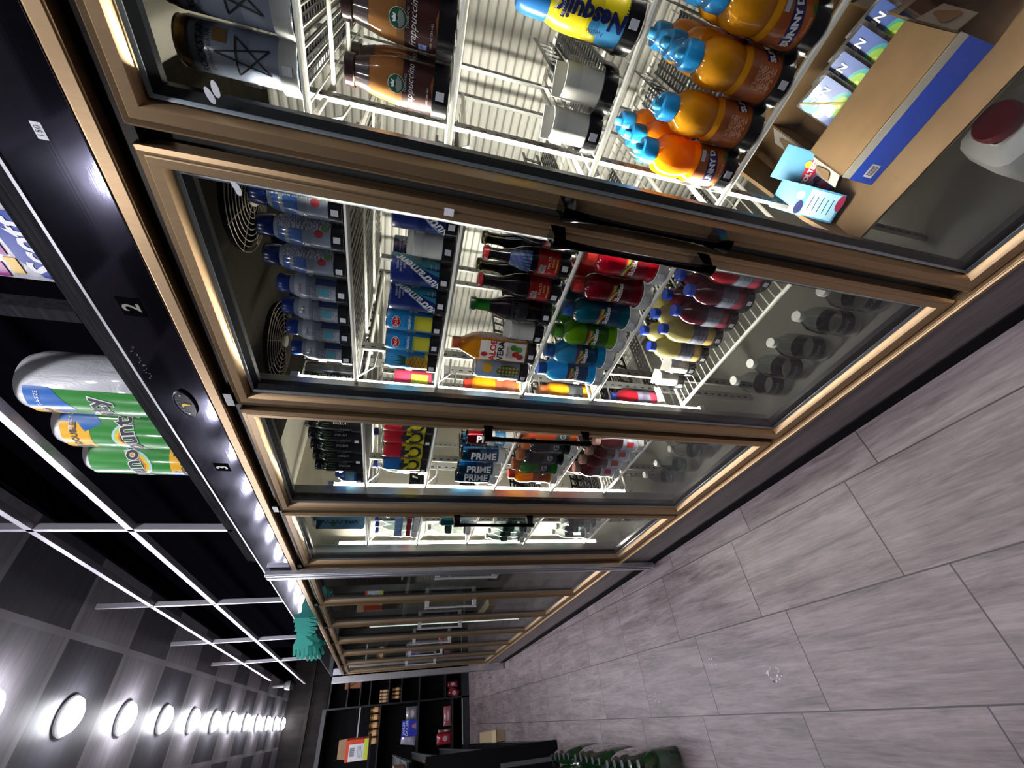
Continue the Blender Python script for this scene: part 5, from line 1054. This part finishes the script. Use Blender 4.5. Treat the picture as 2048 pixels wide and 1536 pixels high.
for i, (z, c, w_) in enumerate(((1.24, '5a4038', 0.30), (0.97, '6a4a30', 0.22))):
    o = thing('brown_pack', 'dim brown pack lying on the %s shelf of left shelving' % ('upper', 'middle')[i], 'pack', (-0.20, 4.75+0.3*i, z)); b = MB().box(-0.07, 0.07, -w_/2, w_/2, 0, 0.09).obj('pack_body', pm(c, 0.5, 0.2), o, 0.006)
    MB().box(0.0702, 0.071, -w_/3, w_/3, 0.02, 0.07).obj('pack_print', pm('9a8068', 0.5, 0.2), b)
t = thing('flat_carton', 'long beige carton lying on the floor against the left shelving', 'carton', (-0.035, 6.9, 0.0))
b = MB().box(-0.055, 0.055, -0.55, 0.55, 0, 0.10).obj('carton_body', pm('b09a78', 0.7, 0), t, 0.003)
MB().box(-0.056, 0.056, -0.56, -0.30, 0.101, 0.104).obj('open_flap', pm('c8b48c', 0.7, 0), b)

# ---------------------------------------------------------------- shrink wrapped green bottle packs on the floor
gbody = glass('green_bottle', (0.16, 0.42, 0.20), 0.02, 2.5, 1.5); gb = liquid('1d4a24', 0.3)
gp = [(0, 0.005), (0.035, 0), (0.046, 0.008), (0.046, 0.05), (0.043, 0.06), (0.046, 0.07), (0.046, 0.13), (0.036, 0.165), (0.017, 0.195), (0.0155, 0.205)]
gme = MB().lathe(gp, 20).mesh('green_bottle', gb); gcap = MB().lathe([(0.0165, 0.203), (0.018, 0.204), (0.018, 0.220), (0, 0.221)], 14).mesh('bottle_cap', pm('26332e', 0.4, 0.3))
glab = MB().lathe([(0.0468, 0.075), (0.0468, 0.125)], 20).mesh('bottle_label', pm('28603a', 0.3, 0.6))
def pack(x, y, rz, where):
    t = thing('bottle_pack', 'shrink wrapped pack of green soda bottles on the floor, %s' % where, 'bottle pack', (x, y, 0.0), rz, 'shrink wrapped green bottle packs')
    for i in range(3):
        for j in range(5):
            b = inst('bottle', gme, t, (-0.095+0.095*i, -0.19+0.095*j, 0.002)); inst('bottle_cap', gcap, b); inst('bottle_label', glab, b)
    vs = []; fs = []; n = 48
    for k, (z, g) in enumerate(((0.001, 0.0), (0.07, 0.002), (0.15, -0.002), (0.195, -0.022), (0.212, -0.045))):
        for i in range(n):
            a = 2*PI*i/n; ca, sa = math.cos(a), math.sin(a); q = (abs(ca)**7+abs(sa)**7)**(-1/7)
            wob = 0.004*math.sin(a*15+z*60); vs.append(((0.146+g+wob)*q*ca, (0.242+g+wob)*q*sa, z+0.003*math.sin(9*a)))
    for k in range(4):
        for i in range(n): fs.append((k*n+i, k*n+(i+1) % n, (k+1)*n+(i+1) % n, (k+1)*n+i))
    MB().add(vs, fs, 0, True).obj('shrink_wrap', film, t)
pack(-0.285, 2.72, 0.02, 'nearest of the three'); pack(-0.275, 3.22, -0.03, 'middle of the three'); pack(-0.27, 3.73, 0.03, 'farthest of the three')

# ---------------------------------------------------------------- crumbled pale marks on the floor tiles
fmk = mat('dried_pale_mark', (0.62, 0.60, 0.60), 0.35)
for n_, (x, y, s_) in enumerate(((0.068, 1.655, 0.040), (0.148, 2.009, 0.030), (0.059, 2.587, 0.030))):
    m = MB(); rr = random.Random(n_+3)
    for i in range(22 if n_ == 0 else 10):
        a = rr.uniform(0, 2*PI); d_ = s_*math.sqrt(rr.random()); cx, cy = x+d_*math.cos(a)*0.75, y+d_*math.sin(a); q = rr.uniform(0.002, 0.0065)*(1 if n_ == 0 else 0.8)
        m.poly([(cx+q*rr.uniform(.5, 1)*math.cos(k*PI/3), cy+q*rr.uniform(.5, 1)*math.sin(k*PI/3)) for k in range(6)], 'z', 0.0, 0.0006)
    o = m.obj('floor_mark', fmk); tag(o, 'crumbly whitish scuff mark on the floor tiles, %s' % ('the large one nearest the camera', 'the faint middle one', 'the small farthest one')[n_], 'floor mark', kind='stuff')

# a few dim bottles left in the unlit cooler
u = thing('shelf_rack', 'dark shelf rack behind the first glass door past the silver post', 'shelf', (0, 0, 0))
for z in (0.80, 1.12, 1.42): shelf(u, 2.33, 2.88, z-0.003, 0.80, 1.37)
for z, keys in ((0.80, ('waterg', 'water2', 'gtg')), (1.12, ('waterg', 'teal', 'waterg')), (1.42, ('milk2', 'vita', 'waterb'))):
    for j, kk in enumerate(keys): place(kk, 0.86, 2.42+0.085*j, z, 'unlit %s, %s from silver post, %s shelf' % (DESC[kk].split(',')[0], ORD[j], {0.80: 'lowest', 1.12: 'middle', 1.42: 'highest'}[z]))
